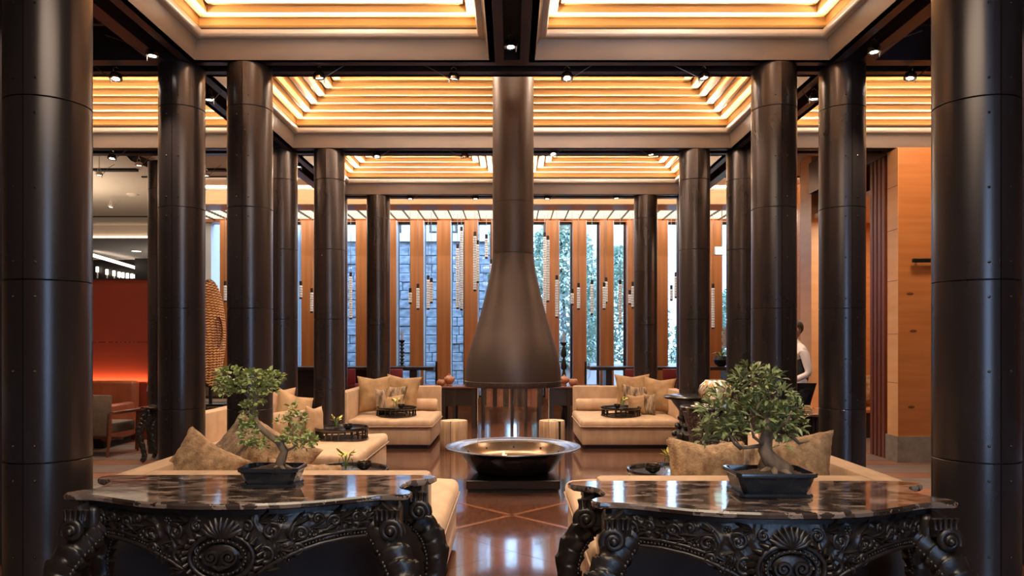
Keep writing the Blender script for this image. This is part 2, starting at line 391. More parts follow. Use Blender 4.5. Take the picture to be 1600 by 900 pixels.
# --- coffers: taupe cornice, aluminium lip, LED line, mitred larch slats stepping up
def ring(mb, x0, x1, y0, y1, pr):
    """sweep a closed profile (inset, z) round a rectangle"""
    n = len(pr); v = []
    for d, z in pr: v += [(x0+d, y0+d, z), (x1-d, y0+d, z), (x1-d, y1-d, z), (x0+d, y1-d, z)]
    f = []
    for i in range(n):
        j = (i+1) % n
        for k in range(4):
            l = (k+1) % 4
            f.append((i*4+k, i*4+l, j*4+l, j*4+k))
    mb.add(v, f)
LAMPS = []
PANELM = emission('added_panel_glow', (1, .80, .56, 1), 3)  # glow of the added, unseen fill panels
def coffer(x0, x1, y0, y1, power=1.0, sides='xXyY'):
    cx, cy = (x0+x1)/2, (y0+y1)/2
    r = struct('ceiling_coffer', (cx, cy, 0)); hx, hy = (x1-x0)/2, (y1-y0)/2
    b = MB(); ring(b, -hx, hx, -hy, hy, [(0, ZB), (.004, ZB), (.018, ZB+.06), (.02, ZB+.13), (.05, ZB+.172), (.05, ZB+.2), (-.05, ZB+.2), (-.05, ZB)])
    b.build('cornice', CORNICE, r, 50)
    b = MB(); ring(b, -hx, hx, -hy, hy, [(.04, ZB+.168), (.085, ZB+.168), (.098, ZB+.178), (.104, ZB+.20), (.104, ZB+.228), (.09, ZB+.228), (.075, ZB+.215), (.04, ZB+.19)])
    b.build('lip', LIP, r, 40)
    zl = ZB+.235
    b = MB(); ring(b, -hx, hx, -hy, hy, [(.066, zl-.006), (.078, zl-.006), (.078, zl), (.066, zl)])
    b.build('led_strip', LEDM, r, None)
    for i in range(9):
        d0 = .065+.122*i; d1 = d0-.092; z0 = ZB+.285+.051*i; z1 = z0+.070
        X0, X1, Y0_, Y1_ = hx-d0, hx-d1, hy-d0, hy-d1
        if X0 < .08 or Y0_ < .08: break
        def quad(p):
            v = [(x, y, z) for z in (z0, z1) for x, y in p]
            return MB().add(v, [(3, 2, 1, 0), (4, 5, 6, 7), (0, 1, 5, 4), (1, 2, 6, 5), (2, 3, 7, 6), (3, 0, 4, 7)])
        e = .003
        quad([(-X0+e, Y0_), (X0-e, Y0_), (X1-e, Y1_), (-X1+e, Y1_)]).build('slat', SLAT, r, None)
        quad([(-X1+e, -Y1_), (X1-e, -Y1_), (X0-e, -Y0_), (-X0+e, -Y0_)]).build('slat', SLAT, r, None)
        quad([(-X1, -Y1_+e), (-X0, -Y0_+e), (-X0, Y0_-e), (-X1, Y1_-e)]).build('slat', SLAT_Y, r, None)
        quad([(X0, -Y0_+e), (X1, -Y1_+e), (X1, Y1_-e), (X0, Y0_-e)]).build('slat', SLAT_Y, r, None)
    b = MB(); dm = min(1.05, min(hx, hy)-.02)
    ring(b, -hx, hx, -hy, hy, [(-.06, ZB+.30), (-.055, ZB+.30), (dm, ZB+.30+.42*dm+.06), (dm, ZB+.36+.42*dm+.06), (-.06, ZB+.4)])
    b.box(-hx+dm-.02, hx-dm+.02, -hy+dm-.02, hy-dm+.02, ZB+.37+.42*dm, ZB+.40+.42*dm)
    b.build('coffer_lid', BROWNW, r, None)
    pw, ph = 2*(hx-dm)+.02, 2*(hy-dm)+.02; zp = ZB+.355+.42*dm
    MB().box(-pw/2, pw/2, -ph/2, ph/2, zp, zp+.012).build('added_fill_panel', PANELM, r, None)  # unseen panel added to brighten the slat faces and the seats below
    area('panel_fill_light', r, (0, 0, zp-.01), (0, 0, 0), pw, ph, PANEL_POWER*pw*ph*power, WARMW)
    # the LED lines give off the light that washes the slats
    tilt = math.radians(62)
    ln = {'y': (2*hx-.3, (0, -hy+.069, zl+.004), (PI-tilt, 0, 0)), 'Y': (2*hx-.3, (0, hy-.069, zl+.004), (PI+tilt, 0, 0)),
          'x': (2*hy-.3, (-hx+.069, 0, zl+.004), (PI, tilt, 0)), 'X': (2*hy-.3, (hx-.069, 0, zl+.004), (PI, -tilt, 0))}
    for k in sides:
        L_, loc, rot = ln[k]
        if k in 'yY': o_ = area('led_light', r, loc, rot, L_, .012, LED_POWER*L_*power, WARMW)
        else: o_ = area('led_light', r, loc, rot, .012, L_, LED_POWER*L_*power, WARMW)
        o_.data.spread = math.radians(95)      # asymmetric lens of the LED profile
    return r
i_ = HB
coffer(-3.0+i_, -i_, Y1+i_, Y2-i_); coffer(i_, 3.0-i_, Y1+i_, Y2-i_)
coffer(-3.0+i_, 3.0-i_, Y2+i_, Y3-i_)
coffer(-6.4, -3.0-i_, Y2+i_, Y3-i_); coffer(3.0+i_, 6.4, Y2+i_, Y3-i_)
coffer(-3.0+i_, -i_, Y3+i_, Y4-i_); coffer(i_, 3.0-i_, Y3+i_, Y4-i_)
# dark soffits over the near side bays and the bay the camera stands in
for s in (-1, 1):
    x0, x1 = sorted((s*3.2, s*8.5))
    st(MB().box(x0, x1, -4, Y2-HB, 4.32, 4.4).build('ceiling_side_soffit', BEAMM))
st(MB().box(-3.2, 3.2, -4, Y1-HB, 4.32, 4.4).build('ceiling_entry_soffit', CORNICE))
ep = struct('ceiling_entry_fill')  # unseen glowing panel added over the camera as fill light
MB().box(-1.6, 1.6, -1.6, 1.6, 4.28, 4.32).build('diffuser', PANELM, ep, None)
area('entry_fill_light', ep, (0, 0, 4.27), (0, 0, 0), 3.2, 3.2, 36, WARMW)
st(MB().box(-15.2, -7.0, -4, Y3, 4.2, 4.3).build('ceiling_lounge_soffit', CREAM))

# --- cream plaster ceiling beyond the third row, both sides, and towards the windows
st(MB().box(-15.1, 8.5, Y4+HB, 15.2, 4.62, 4.7).build('ceiling_plaster', CREAM))
for s in (-1, 1):
    x0, x1 = sorted((s*3.2, s*(15.1 if s < 0 else 8.5)))
    st(MB().box(x0, x1, Y3+HB, Y4+HB-.001, 4.62, 4.7).build('ceiling_plaster_side', CREAM))
st(MB().box(-15.1, -7.0, 15.2, 19.4, 4.62, 4.7).build('ceiling_plaster_lounge', CREAM))
# bulkhead with cove and luminous ceiling in front of the windows
bk = struct('ceiling_bulkhead')
MB().box(-7.0, 6.9, 14.5, 14.62, 4.25, 4.52).build('fascia', WALLWL, bk, None)
MB().box(-7.0, 6.9, 14.62, 15.2, 4.25, 4.33).build('soffit', FINW, bk, None)
area('cove_lamp', bk, (0, 14.57, 4.535), (PI-.7, 0, 0), 13.4, .02, 90, WARMW)
MB().box(-6.9, 6.8, 13.7, 13.74, 4.595, 4.62).build('added_wash_bar', CAP, bk, None)  # bar and light added to brighten the fascia
area('fascia_fill_light', bk, (0, 13.72, 4.59), (math.radians(62), 0, 0), 13.4, .02, 70, WARMW)
lm = struct('ceiling_luminous')
MB().box(-7.0, 6.9, 15.2, YW-.12, 4.34, 4.40).build('light_box', LIP, lm, None)
pm = MB().box(-.148, .148, -.69, .69, -.012, 0).mesh('luminous_panel', LUMI, None)
xx = -6.85; k = 0
while xx < 6.8:
    place(pm, 'luminous_panel', lm, (xx, 15.9, 4.32)); xx += .315; k += 1
b = MB()
for q in range(9): b.box(-7, 6.9, 15.24+q*.155, 15.256+q*.155, 4.296, 4.308)
stuff(b.build('panel_batten', LUMB, lm, None))
b = MB(); xx = -6.85-.1575
while xx < 6.95:
    b.box(xx-.009, xx+.009, 15.2, YW-.1, 4.27, 4.33); xx += .315
stuff(b.build('panel_divider', CAP, lm, None))
area('luminous_light', lm, (0, 15.9, 4.26), (0, 0, 0), 13, 1.3, 110, (1, .93, .8))
MB().box(-7.0, 6.9, YW-.14, YW+.25, 4.24, 5.2).build('window_lintel', FINW, lm, None)
MB().box(-7.0, 6.9, YW-.10, YW+.2, 0, .28).build('window_sill_wall', BROWNW, lm, None)
# --- window wall: timber fins, narrow frames and panes
px0 = 612.3; pitch = 41.6
n = 0
finm = MB().box(-.145, .145, -.34, .06, .28, 4.24).mesh('fin', FINW, None)
fb = MB()
for xa in (-.155, .155-.02): fb.box(xa, xa+.02, 0, .06, .28, 4.24)
pn = .603-.29
for i in range(-7, 15):
    xc = (px0+pitch*i+.0-800)/F*YW
    if xc < -6.8 or xc > 6.8: continue
    n += 1
    r = struct('window_%d' % n, (xc, YW, 0))
    place(finm, 'fin', r)
    b = MB(); xl, xr = .147, .147+pn-.004
    b.box(xl, xl+.022, -.02, .06, .28, 4.24); b.box(xr-.03, xr, -.02, .06, .28, 4.24); b.box(xl, xr, -.02, .06, .28, .33); b.box(xl, xr, -.02, .06, 4.2, 4.24)
    b.build('frame', FRAMEM, r, None)
    b = MB(); b.box(xl-.001, xl+.012, -.33, -.021, .28, 4.24); b.box(xr-.045, xr-.031, -.03, .0, .33, 4.2); b.build('pale_reveal', FRAMEL, r, None)
    MB().box(xl+.02, xr-.03, .02, .026, .33, 4.2).build('pane', GLASS, r, None)
# tall window behind the camera that cools the steel with daylight
r = struct('window_behind', (2.25, -4.1, 0))
b = MB()
for x in (-1.05, -.03, .99): b.box(x, x+.06, -.05, .05, 0, 4.1)
b.box(-1.05, 1.05, -.05, .05, 4.04, 4.1); b.box(-1.05, 1.05, -.05, .05, 0, .06)
b.build('frame', FRAMEM, r, None)
for x in (-.99, .03): MB().box(x, x+.96, 0, .008, .06, 4.04).build('pane', GLASS, r, None)

# --- timber walls on the right
r = struct('wall_right_timber')
MB().box(4.88, 8.5, 9.3, 9.56, .33, 3.98).build('panelling', WALLW, r, None)
MB().box(4.876, 4.88, 9.3, 9.56, .33, 3.98).build('end_panel', WALLWL, r, None)
MB().box(4.86, 8.5, 9.28, 9.58, 0, .33).build('plinth', STONE, r, None)
b = MB()
for (x, y) in ((1427, 517), (1422, 459), (1424, 636)):
    q = P(x, y, 9.298); b.ball(q, .03, 10, 6, (1.5, .06, .6))
b.build('knot', KNOT, r)
for z in (1.0, 1.62, 2.3, 2.95, 3.5):
    MB().box(4.872, 4.874, 9.3, 9.56, z, z+.006).build('joint', KNOT, r, None)
for k in range(4):
    sl = MB().rbox(-.022, .022, -.035, .035, 0, 4.3, .004, 1).build('slat', REDSLAT, r, 40, (4.90, 9.68+k*.105, 0))
    MB().cyl(.012, -.02, .02, 8, R(PI/2, 'X')).build('peg', KNOT, sl, 40, (0, -.03, 1.83))
MB().box(4.86, 4.94, 9.56, 12.05, 3.95, 4.45).build('lintel', BEAMM, r, None)
MB().box(4.9, 5.05, 12.05, 12.5, 0, 4.6).build('jamb_panel', WALLWL, r, None)
MB().box(4.93, 8.5, 12.5, 12.6, 0, 4.6).build('alcove_back', WALLW, r, None)
MB().box(6.4, 6.5, 9.58, 12.5, 0, 4.3).build('alcove_side', WALLW, r, None)
MB().box(4.95, 6.4, 9.58, 12.5, 3.55, 3.62).build('alcove_soffit', CREAM, r, None)
area('alcove_lamp', r, (5.6, 10.9, 3.5), (0, 0, 0), .8, 1.5, 32, WARM)
hd = thing('wall_handle', 'short black bar handle fixed to the timber panelled wall end', 'handle', P(1442, 407, 9.24))
MB().rbox(-.13, .14, -.02, .02, -.025, .025, .006, 1).build('grip', STAND, hd)
MB().cyl(.014, -.06, 0, 10, T(-.06, 0, 0) @ R(PI/2, 'X')).build('post', STAND, hd)
# panelling seen beyond, next to the windows
st(MB().box(5.6, 5.75, 12.7, 16.6, 0, 4.62).build('wall_right_passage', WALLW))

# --- left: oxblood partition, far lounge ceilings
r = struct('wall_oxblood')
MB().box(-8.5, -5.66, 11.5, 11.62, 0, 1.52+.0).build('lower_panel', REDWALL, r, None)
MB().box(-8.5, -5.66, 11.5, 11.62, 1.526, 2.5).build('upper_panel', REDWALL, r, None)
MB().box(-8.5, -5.64, 11.49, 11.63, 2.5, 2.52).build('cap_rail', BEAMM, r, None)
area('wall_washer', r, (-6.9, 11.44, .90), (PI-.05, 0, 0), 2.6, .02, 9, (1, .42, .16))
b = struct('ceiling_far_lounge')
MB().box(-15.1, -7.0, 19.4, 19.5, 4.28, 4.7).build('drop_face', CREAM, b, None)
MB().box(-15.1, -7.0, 19.34, 19.38, 4.295, 4.318).build('cove_strip', COVEM, b, None)
MB().box(-15.1, -7.0, 19.5, 26.8, 4.28, 4.36).build('lower_soffit', WHITEP, b, None)
MB().box(-15.1, -14.9, 19.5, 26.8, 0, 4.28).build('return', WHITEP, b, None)
area('lounge_light', b, (-9.6, 13.5, 3.3), (PI, 0, 0), 3, 3, 70, WARMW)
area('lounge_light', b, (-9.6, 23, 3.0), (PI, 0, 0), 3, 3, 14, (1, .86, .74))
bw = struct('wall_far_bar')
MB().box(-14.9, -7.0, 24.4, 24.6, 0, 4.27).build('bar_wall', BARW, bw, None)
q0, q1 = P(146, 399, 22), P(214, 419, 24.3)
MB().tube([q0, q1], .05, 6).build('slanting_light_line', COVEM, bw)
MB().box(-12.3, -11.2, 24.0, 24.4, 2.0, 4.4).build('dark_pier', BARW, bw, None)
BL = 0
for (x, y) in ((152, 419), (167, 423), (178, 425), (186, 427), (192, 428), (199, 429), (206, 430), (212, 431)):
    q = P(x, y+6, 24.3)
    t = thing('bar_lamp', '%s lit bar lamp from the near column edge, above the oxblood partition' % ORD[BL], 'lamp', q, 0, 'bar lamps beyond the oxblood wall'); BL += 1
    MB().cyl(.03, -q.z, .0, 6).build('rod', LIP, t); MB().cyl(.045, 0, .17, 8).build('shade', COVEM, t)
# dark track slots in the plaster ceilings
for (xa, ya, xb, yb) in ((147, 264, 214, 264), (320, 264, 354, 264)):
    Yq = 3.12*F/(HZ-264)
    x0, x1 = (xa-800)/F*Yq, (xb-800)/F*Yq
    st(MB().box(x0, x1, Yq-.06, Yq+.06, 4.58, 4.62).build('ceiling_track', DARK))
q0, q1 = P(205, 241, 3.12*F/(HZ-241)), P(237, 254, 3.12*F/(HZ-254))
st(MB().tube([q0-Vector((0, 0, .02)), q1-Vector((0, 0, .02))], .09, 4).build('ceiling_track_slanting', DARK))
st(MB().box(-15.1, -7, 18.0, 18.06, 4.6, 4.62).build('ceiling_track_far', DARK))
sd = thing('smoke_detector', 'round white smoke detector on the lounge ceiling beyond the red partition', 'detector', P(207, 305, 3.1*F/(HZ-305))+Vector((0, 0, .03)))
MB().lathe([(.12, 0), (.11, -.03), (.05, -.06)], 16).build('housing', CREAM, sd)
# --- outside
st(MB().box(-40, 40, 17, 80, -.6, -.5).build('ground_outside', GROUND))

# ================================================================== COLUMNS
def column(x, y, label, ztop=4.0, r=RC):
    t = thing('steel_column', label, 'column', (x, y, 0), 0, 'riveted steel columns', 'thing')
    MB().cyl(r-.012, 0, ztop, 32).build('core', SEAM, t)
    zs = [0, .914, 1.814, 2.714, 3.614, ztop]
    for i in range(5):
        za, zb = zs[i]+.0028, zs[i+1]-.0028
        if zb-za < .02: continue
        for k in range(2):
            a0 = -PI/2+k*PI+.012; a1 = a0+PI-.024
            n = 24; pr = [(r-.016, za), (r-.0015, za), (r, za+.0015), (r, zb-.0015), (r-.0015, zb), (r-.016, zb)]
            MB().lathe(pr, n, None, False, False, a0, a1).build('shell_panel', STEEL, t, 30)
    b = MB()
    for i in range(5):
        za, zb = zs[i], zs[i+1]
        hs = [za+.085, (za+zb)/2, zb-.085] if zb-za > .6 else [za+.085]
        for z in hs:
            for da in (-.27, .27):
                for side in (0, PI):
                    a = -PI/2+da+side
                    b.ball((r*math.cos(a), r*math.sin(a), z), .0075, 8, 4)
    stuff(b.build('bolt', BOLT, t))
    return t
for s, side, where in ((-1, LS, 'oxblood-wall'), (1, RS, 'timber-alcove')):
    tree = 'slender' if s < 0 else 'bushy'
    column(s*XC, Y1, 'thick near riveted steel column rising behind the console with the %s bonsai' % tree)
    column(s*XB, Y2, 'riveted steel column %s, foot hidden by the nearest camel daybed' % ('cutting across the rattan disc' if s < 0 else 'in front of the timber alcove'))
    column(s*XC, Y2, 'riveted steel column standing directly behind the crown of the %s bonsai' % tree)
    column(s*XB, Y3, 'half hidden steel column, outer of the third row, %s' % side)
    column(s*XC, Y3, 'steel column beside the cushioned end of the farthest camel daybed, %s' % side)
    column(s*XC*.955, Y4, 'farthest slim steel column against the bright windows, %s' % side)
    column(s*XB, Y4, 'farthest outer steel column almost hidden behind a nearer one, %s' % side)
column(-4.83, 10.2, 'dark slim column at the edge of the oxblood partition')

# ================================================================== HEARTH
HX, HY = .012, 7.9
k = HY/F
prof = [(603, 75), (597, 75), (580, 74.2), (567, 72.3), (553, 69.3), (540, 65.8), (525, 61), (500, 53.5), (475, 47), (450, 41), (440, 38.6), (425, 35.4), (410, 33), (398, 32)]
hood = thing('fireplace_hood', 'tall tapered dark steel fireplace hood and flue hanging above the black bowl', 'fireplace hood', (HX, HY, 0))
pr = [(r*k, EYE-(y-HZ)*k) for y, r in prof]
MB().lathe(pr, 64, None, False, False).build('hood', HOODM, hood, 50)
MB().lathe([(.493, pr[0][1]), (.515, pr[0][1]), (.52, pr[0][1]+.012), (.52, pr[0][1]+.055), (.513, pr[0][1]+.06), (.47, pr[0][1]+.06)], 64, None, False, False).build('rim_band', HOODM, hood, 40)
zt = pr[-1][1]
for za, zb in ((zt+.004, 3.0), (3.004, 4.9)):
    MB().cyl(32*k, za, zb, 48).build('flue', HOODM, hood, 40)
b = MB()
for q in range(36):
    a = 2*PI*q/36; b.ball((.521*math.cos(a), .521*math.sin(a), pr[0][1]+.035), .007, 6, 4)
stuff(b.build('rivet', BOLT, hood))
MB().lathe([(.47, pr[0][1]+.05), (.2, pr[0][1]+.6)], 32, None, False, True).build('inner_cone', DARK, hood)
gl = thing('hearth_glass_screen', 'clear cylindrical glass screen between the hood and the black bowl', 'glass screen', (HX, HY, 0))
for q in range(2):
    a0 = q*PI+.008
    MB().lathe([(.382, .41), (.382, 1.06)], 32, None, False, False, a0, a0+PI-.016).build('pane', FGLASS, gl, 60)
b = MB()
for q in range(2):
    a = q*PI; b.box(-.003, .003, -.004, .004, .40, 1.06, T(.382*math.cos(a), .382*math.sin(a), 0))
b.build('edge_strip', CHROME, gl)
bowl = thing('fire_bowl', 'wide black metal fire bowl with broad shiny rim on square plinth', 'fire bowl', (HX, HY, 0))
MB().lathe([(.30, .125), (.37, .125), (.43, .165), (.49, .24), (.545, .32), (.575, .365), (.60, .376), (.60, .386), (.56, .375)], 72, None, True, False).build('bowl', BOWLM, bowl, 50)
MB().lathe([(.598, .377), (.715, .393), (.724, .399), (.722, .406), (.715, .409), (.675, .404), (.67, .400), (.625, .394), (.61, .392), (.585, .389), (.56, .376)], 72, None, False, False).build('rim', RIMM, bowl, 40)['label'] = 'broad polished rim reflecting the daylight'
MB().lathe([(.56, .376), (.545, .35), (.50, .29), (.44, .25), (.2, .24), (.0, .24)], 72, None, False, False).build('burner_pan', BRASS, bowl, 60)
b = MB()
for q in range(10):
    a = 2*PI*q/10+.3; b.cyl(.012, -.004, .006, 10, T(.52*math.cos(a), .52*math.sin(a), .318) @ R(a+PI/2, 'Z') @ R(-.95, 'X'))
stuff(b.build('air_hole', DARK, bowl))
b = MB()
rr = random.Random(3)
for (x, y, h_, r_) in ((-.10, -.06, .11, .022), (-.075, -.02, .07, .016), (.09, .05, .05, .018)):
    b.lathe([(0, 0), (r_*.8, .1*h_), (r_, .3*h_), (r_*.6, .65*h_), (0, h_)], 8, T(x, y, .245))
b.build('flame', FLAME, bowl, 180)
b = MB()
for (x, y, a) in ((.05, -.05, .4), (-.05, .05, 1.9), (.0, 0, 2.9)):
    b.cyl(.022, -.13, .13, 8, T(x, y, .262) @ R(a, 'Z') @ R(PI/2, 'X'))
b.build('fire_log', BARK, bowl)
pl = thing('hearth_plinth', 'low square black stone plinth under the fire bowl on the parquet', 'plinth', (HX, 7.4+.473, 0))
MB().rbox(-.473, .473, -.473, .473, .032, .122, .006, 1).build('slab', EBONY, pl)
MB().box(-.455, .455, -.455, .455, 0, .034).build('recessed_foot', DARK, pl, None)

# ================================================================== LOG STOOLS
def log_stool(x, y, label, seed):
    t = thing('log_stool', label, 'stool', (x, y, 0), 0, 'tree trunk stools behind the hearth')
    rd = random.Random(seed); n = 36; ph = [rd.uniform(0, 6) for _ in range(4)]
    def rad(a, z): return .185*(1+.05*math.sin(2*a+ph[0])+.025*math.sin(5*a+ph[1]+z*2)+.012*math.sin(11*a+ph[2])+.01*math.sin(z*7+ph[3]))
    b = MB(); zs = [0, .012, .14, .28, .40, .412]
    v = [(rad(2*PI*q/n, z)*(.95 if z in (0, .412) else 1)*math.cos(2*PI*q/n), rad(2*PI*q/n, z)*(.95 if z in (0, .412) else 1)*math.sin(2*PI*q/n), z) for z in zs for q in range(n)]
    f = [(i*n+q, i*n+(q+1) % n, (i+1)*n+(q+1) % n, (i+1)*n+q) for i in range(5) for q in range(n)]
    b.add(v, f+[tuple(range(n-1, -1, -1))]); b.build('trunk', BARK, t, 50)
    b = MB()
    b.add([(rad(2*PI*q/n, .412)*.95*math.cos(2*PI*q/n), rad(2*PI*q/n, .412)*.95*math.sin(2*PI*q/n), .412) for q in range(n)], [tuple(range(n))])
    b.build('sawn_top', LOGTOP, t, None)
    b = MB(); a0 = -1.75 if seed == 1 else -1.0
    b.box(-.002 if seed == 1 else -.012, .002 if seed == 1 else .016, -.01, .16, .02, .414, R(a0-PI/2, 'Z') @ T(0, .035, 0)); b.build('drying_crack', DARK, t, None)
log_stool(-.825, 10.45, 'pale tree trunk stool just behind the bowl, beside the disc-side daybed', 1)
log_stool(.565, 10.45, 'pale tree trunk stool just behind the bowl, with a dark split in its side', 2)

# ================================================================== PILLOWS, DAYBEDS, TRAYS
def pillow(name, w, h_, d, seed=0, fur=False):
    mb = MB(); n = 22; vs = {}; rd = random.Random(seed); off = Vector((rd.uniform(0, 50), rd.uniform(0, 50), rd.uniform(0, 50)))
    V = []; Fc = []
    def pt(i, j, s):
        u = -1+2*i/n; v = -1+2*j/n
        th = max(0, (1-abs(u)**2.6))**.55*max(0, (1-abs(v)**2.6))**.55
        x = u*w/2*(1-.10*(1-abs(v)**2)*abs(u)**3)*(1-.04*(1-abs(v)));  z = v*h_/2*(1-.10*(1-abs(u)**2)*abs(v)**3)
        nz = noise.noise(Vector((u*2.2, v*2.2, s*.7))+off)*.16+noise.noise(Vector((u*6, v*3.2, s))+off)*.07
        fold = .05*math.sin(5*(u+v*.6)+seed)*th
        y = s*d/2*th*(1+nz+fold)
        if v > .2: y *= 1; z -= .05*h_*(1-abs(u))**2*(v-.2)   # chop mark in the top edge
        if fur:
            y += s*.006*noise.noise(Vector((u*19, v*19, 3))+off); x += .006*noise.noise(Vector((v*21, u*9, 1))+off); z += .006*noise.noise(Vector((u*21, v*9, 2))+off)
        return (x, y, z)
    idx = {}
    for s in (-1, 1):
        for i in range(n+1):
            for j in range(n+1):
                edge = i in (0, n) or j in (0, n)
                if edge and s == 1: idx[(i, j, 1)] = idx[(i, j, -1)]; continue
                idx[(i, j, s)] = len(V); V.append(pt(i, j, s))
    for s in (-1, 1):
        for i in range(n):
            for j in range(n):
                q = [idx[(i, j, s)], idx[(i+1, j, s)], idx[(i+1, j+1, s)], idx[(i, j+1, s)]]
                Fc.append(tuple(q) if s == -1 else tuple(reversed(q)))
    return mb.add(V, Fc)
CN = [0]
def cushion(loc, w, h_, d, m, rot, label, group, fur=False, name='cushion'):
    CN[0] += 1
    o = pillow(name, w, h_, d, CN[0]*1.7, fur).build(name, m, None, 180)
    o.rotation_mode = 'XYZ'; o.rotation_euler = rot; o.location = loc
    tag(o, label, 'cushion', group); return o
def soft_slab(x0, x1, y0, y1, z0, z1, r, sag, seed):
    bm = bmesh.new(); bmesh.ops.create_cube(bm, size=1)
    for v in bm.verts: v.co = Vector((x0+(v.co.x+.5)*(x1-x0), y0+(v.co.y+.5)*(y1-y0), z0+(v.co.z+.5)*(z1-z0)))
    bmesh.ops.bevel(bm, geom=bm.edges[:], offset=r, segments=3, profile=.5, affect='EDGES')
    bmesh.ops.subdivide_edges(bm, edges=[e for e in bm.edges if e.calc_length() > .3], cuts=9, use_grid_fill=True)
    o = Vector((seed*3.1, seed*1.7, seed))
    for v in bm.verts:
        k = (v.co.z-z0)/(z1-z0)
        nn = noise.noise(v.co*2.6+o)*sag+noise.noise(v.co*7+o)*sag*.35
        v.co.z += nn*(k if k > .5 else .4)
        e = min(v.co.x-x0, x1-v.co.x, v.co.y-y0, y1-v.co.y)
        v.co.z += (.5*sag if e > .2 else 0)*k
    return MB().bm(bm)
def daybed(label, x0, x1, y0, y1, zs=.44, backs='', hb=.82, bolster=None, seed=1, th=.15):
    cx, cy = (x0+x1)/2, (y0+y1)/2; hx, hy = (x1-x0)/2, (y1-y0)/2
    t = thing('daybed', label, 'sofa', (cx, cy, 0), 0, 'camel velvet daybeds round the hearth')
    MB().box(-hx+.05, hx-.05, -hy+.05, hy-.05, 0, .06).build('plinth', DARK, t, None)
    MB().rbox(-hx, hx, -hy, hy, .05, zs-.13, .02, 2).build('base', VELVETD, t)
    ax0, ax1, ay0, ay1 = -hx, hx, -hy, hy
    if 'w' in backs: ax0 += th
    if 'e' in backs: ax1 -= th
    if 's' in backs: ay0 += th
    if 'n' in backs: ay1 -= th
    mt = soft_slab(ax0-(0 if 'w' in backs else .02), ax1+(0 if 'e' in backs else .02), ay0-(0 if 's' in backs else .02), ay1+(0 if 'n' in backs else .02), zs-.135, zs, .05, .018, seed).build('mattress', VELVET, t, 60)
    b = MB(); o = .022; z = zs-.105
    b.tube([(ax0-o, ay0-o, z), (ax1+o, ay0-o, z), (ax1+o, ay1+o, z), (ax0-o, ay1+o, z), (ax0-o, ay0-o, z)], .008, 6)
    b.build('piping', VELVETD, mt)
    if 'w' in backs: MB().rbox(-hx, -hx+th, -hy, hy, .05, hb, .025, 2).build('side_back', VELVET, t)
    if 'e' in backs: MB().rbox(hx-th, hx, -hy, hy, .05, hb, .025, 2).build('side_back', VELVET, t)
    ex0 = -hx+(th if 'w' in backs else 0); ex1 = hx-(th if 'e' in backs else 0)
    if 's' in backs: MB().rbox(ex0, ex1, -hy, -hy+th, .05, hb, .025, 2).build('back', VELVET, t)
    if 'n' in backs: MB().rbox(ex0, ex1, hy-th, hy, .05, hb, .025, 2).build('back', VELVET, t)
    if 's' in backs:
        MB().rbox(-hx+.004, hx-.004, -hy-.008, -hy+.012, .06, hb-.03, .006, 1).build('shade_back_panel', OUTER, t)['label'] = 'dark panel standing in for shade on the outer back'  # dark panel added so the outer back reads as shaded
    if bolster:
        bx0, bx1, by = bolster
        M = T((bx0+bx1)/2-cx, by-cy, zs+.095) @ R(PI/2, 'Y'); L_ = (bx1-bx0)/2
        MB().lathe([(0, -L_), (.08, -L_), (.1, -L_+.03), (.102, 0), (.1, L_-.03), (.08, L_), (0, L_)], 20, M).build('bolster', VELVET, t, 50)
    return t
daybed('nearest camel daybed behind the console with the slender bonsai, its low back towards us', -2.02, -.42, 3.72, 5.55, .48, 'ws', .84, None, 1, .14)
daybed('nearest camel daybed behind the console with the bushy bonsai, its low back towards us', .42, 1.91, 3.57, 5.55, .48, 'es', .84, None, 2, .14)
daybed('middle camel daybed %s, a lattice tray near its far corner' % LS, -3.15, -1.5, 7.1, 8.8, .43, 'w', .82, None, 3)
daybed('farthest camel daybed between steel column and log stool, with bolster, %s' % LS, -2.5, -1.16, 10.5, 12.15, .42, 'nw', .81, (-2.0, -1.2, 11.88), 4)
daybed('farthest camel daybed with bolster, next to the split log stool', 1.0, 2.55, 10.5, 12.15, .42, 'ne', .81, (1.03, 1.9, 11.88), 5)
G = 'gold cushions heaped on the nearest daybed of the disc side'
cushion((-1.77, 4.22, .79), .40, .33, .24, FUR, (-.25, .58, .15), 'large mottled fur cushion slumped in the sofa corner, farthest from the slender bonsai', G, True, 'fur_cushion')
cushion((-1.70, 4.66, .79), .40, .42, .2, FURD, (-.28, .75, .35), 'brown fur cushion half hidden behind the mottled slumped one', G, True, 'fur_cushion')
cushion((-1.47, 4.60, .77), .46, .36, .22, FUR, (-.35, .42, -.05), 'tan fur cushion sloping down behind the slender bonsai pot', G, True, 'fur_cushion')
cushion((-1.27, 4.42, .645), .46, .32, .2, FUR, (-.55, .12, .1), 'low tan cushion peeping out beside the slender bonsai trunk', G, True, 'fur_cushion')
G = 'cushions heaped on the nearest daybed of the alcove side'
cushion((1.09, 4.12, .74), .47, .46, .24, FUR, (-.22, .06, .10), 'plump tan fur cushion at the open side, left of the bushy bonsai trunk', G, True, 'fur_cushion')
cushion((1.42, 4.32, .72), .36, .44, .2, FURD, (-.3, -.05, -.2), 'dark streaked fur cushion directly behind the bushy bonsai trunk', G, True, 'fur_cushion')
cushion((1.56, 4.05, .77), .40, .52, .22, FUR, (-.2, -.04, -.5), 'upright fur cushion in the sofa corner, just below the bushy bonsai foliage', G, True, 'fur_cushion')
G = 'cushions on the middle daybed of the disc side'
cushion((-2.72, 8.35, .71), .55, .58, .2, CUSHT, (-.2, 0, .5), 'tall tan cushion at the back of the pile beside the column', G)
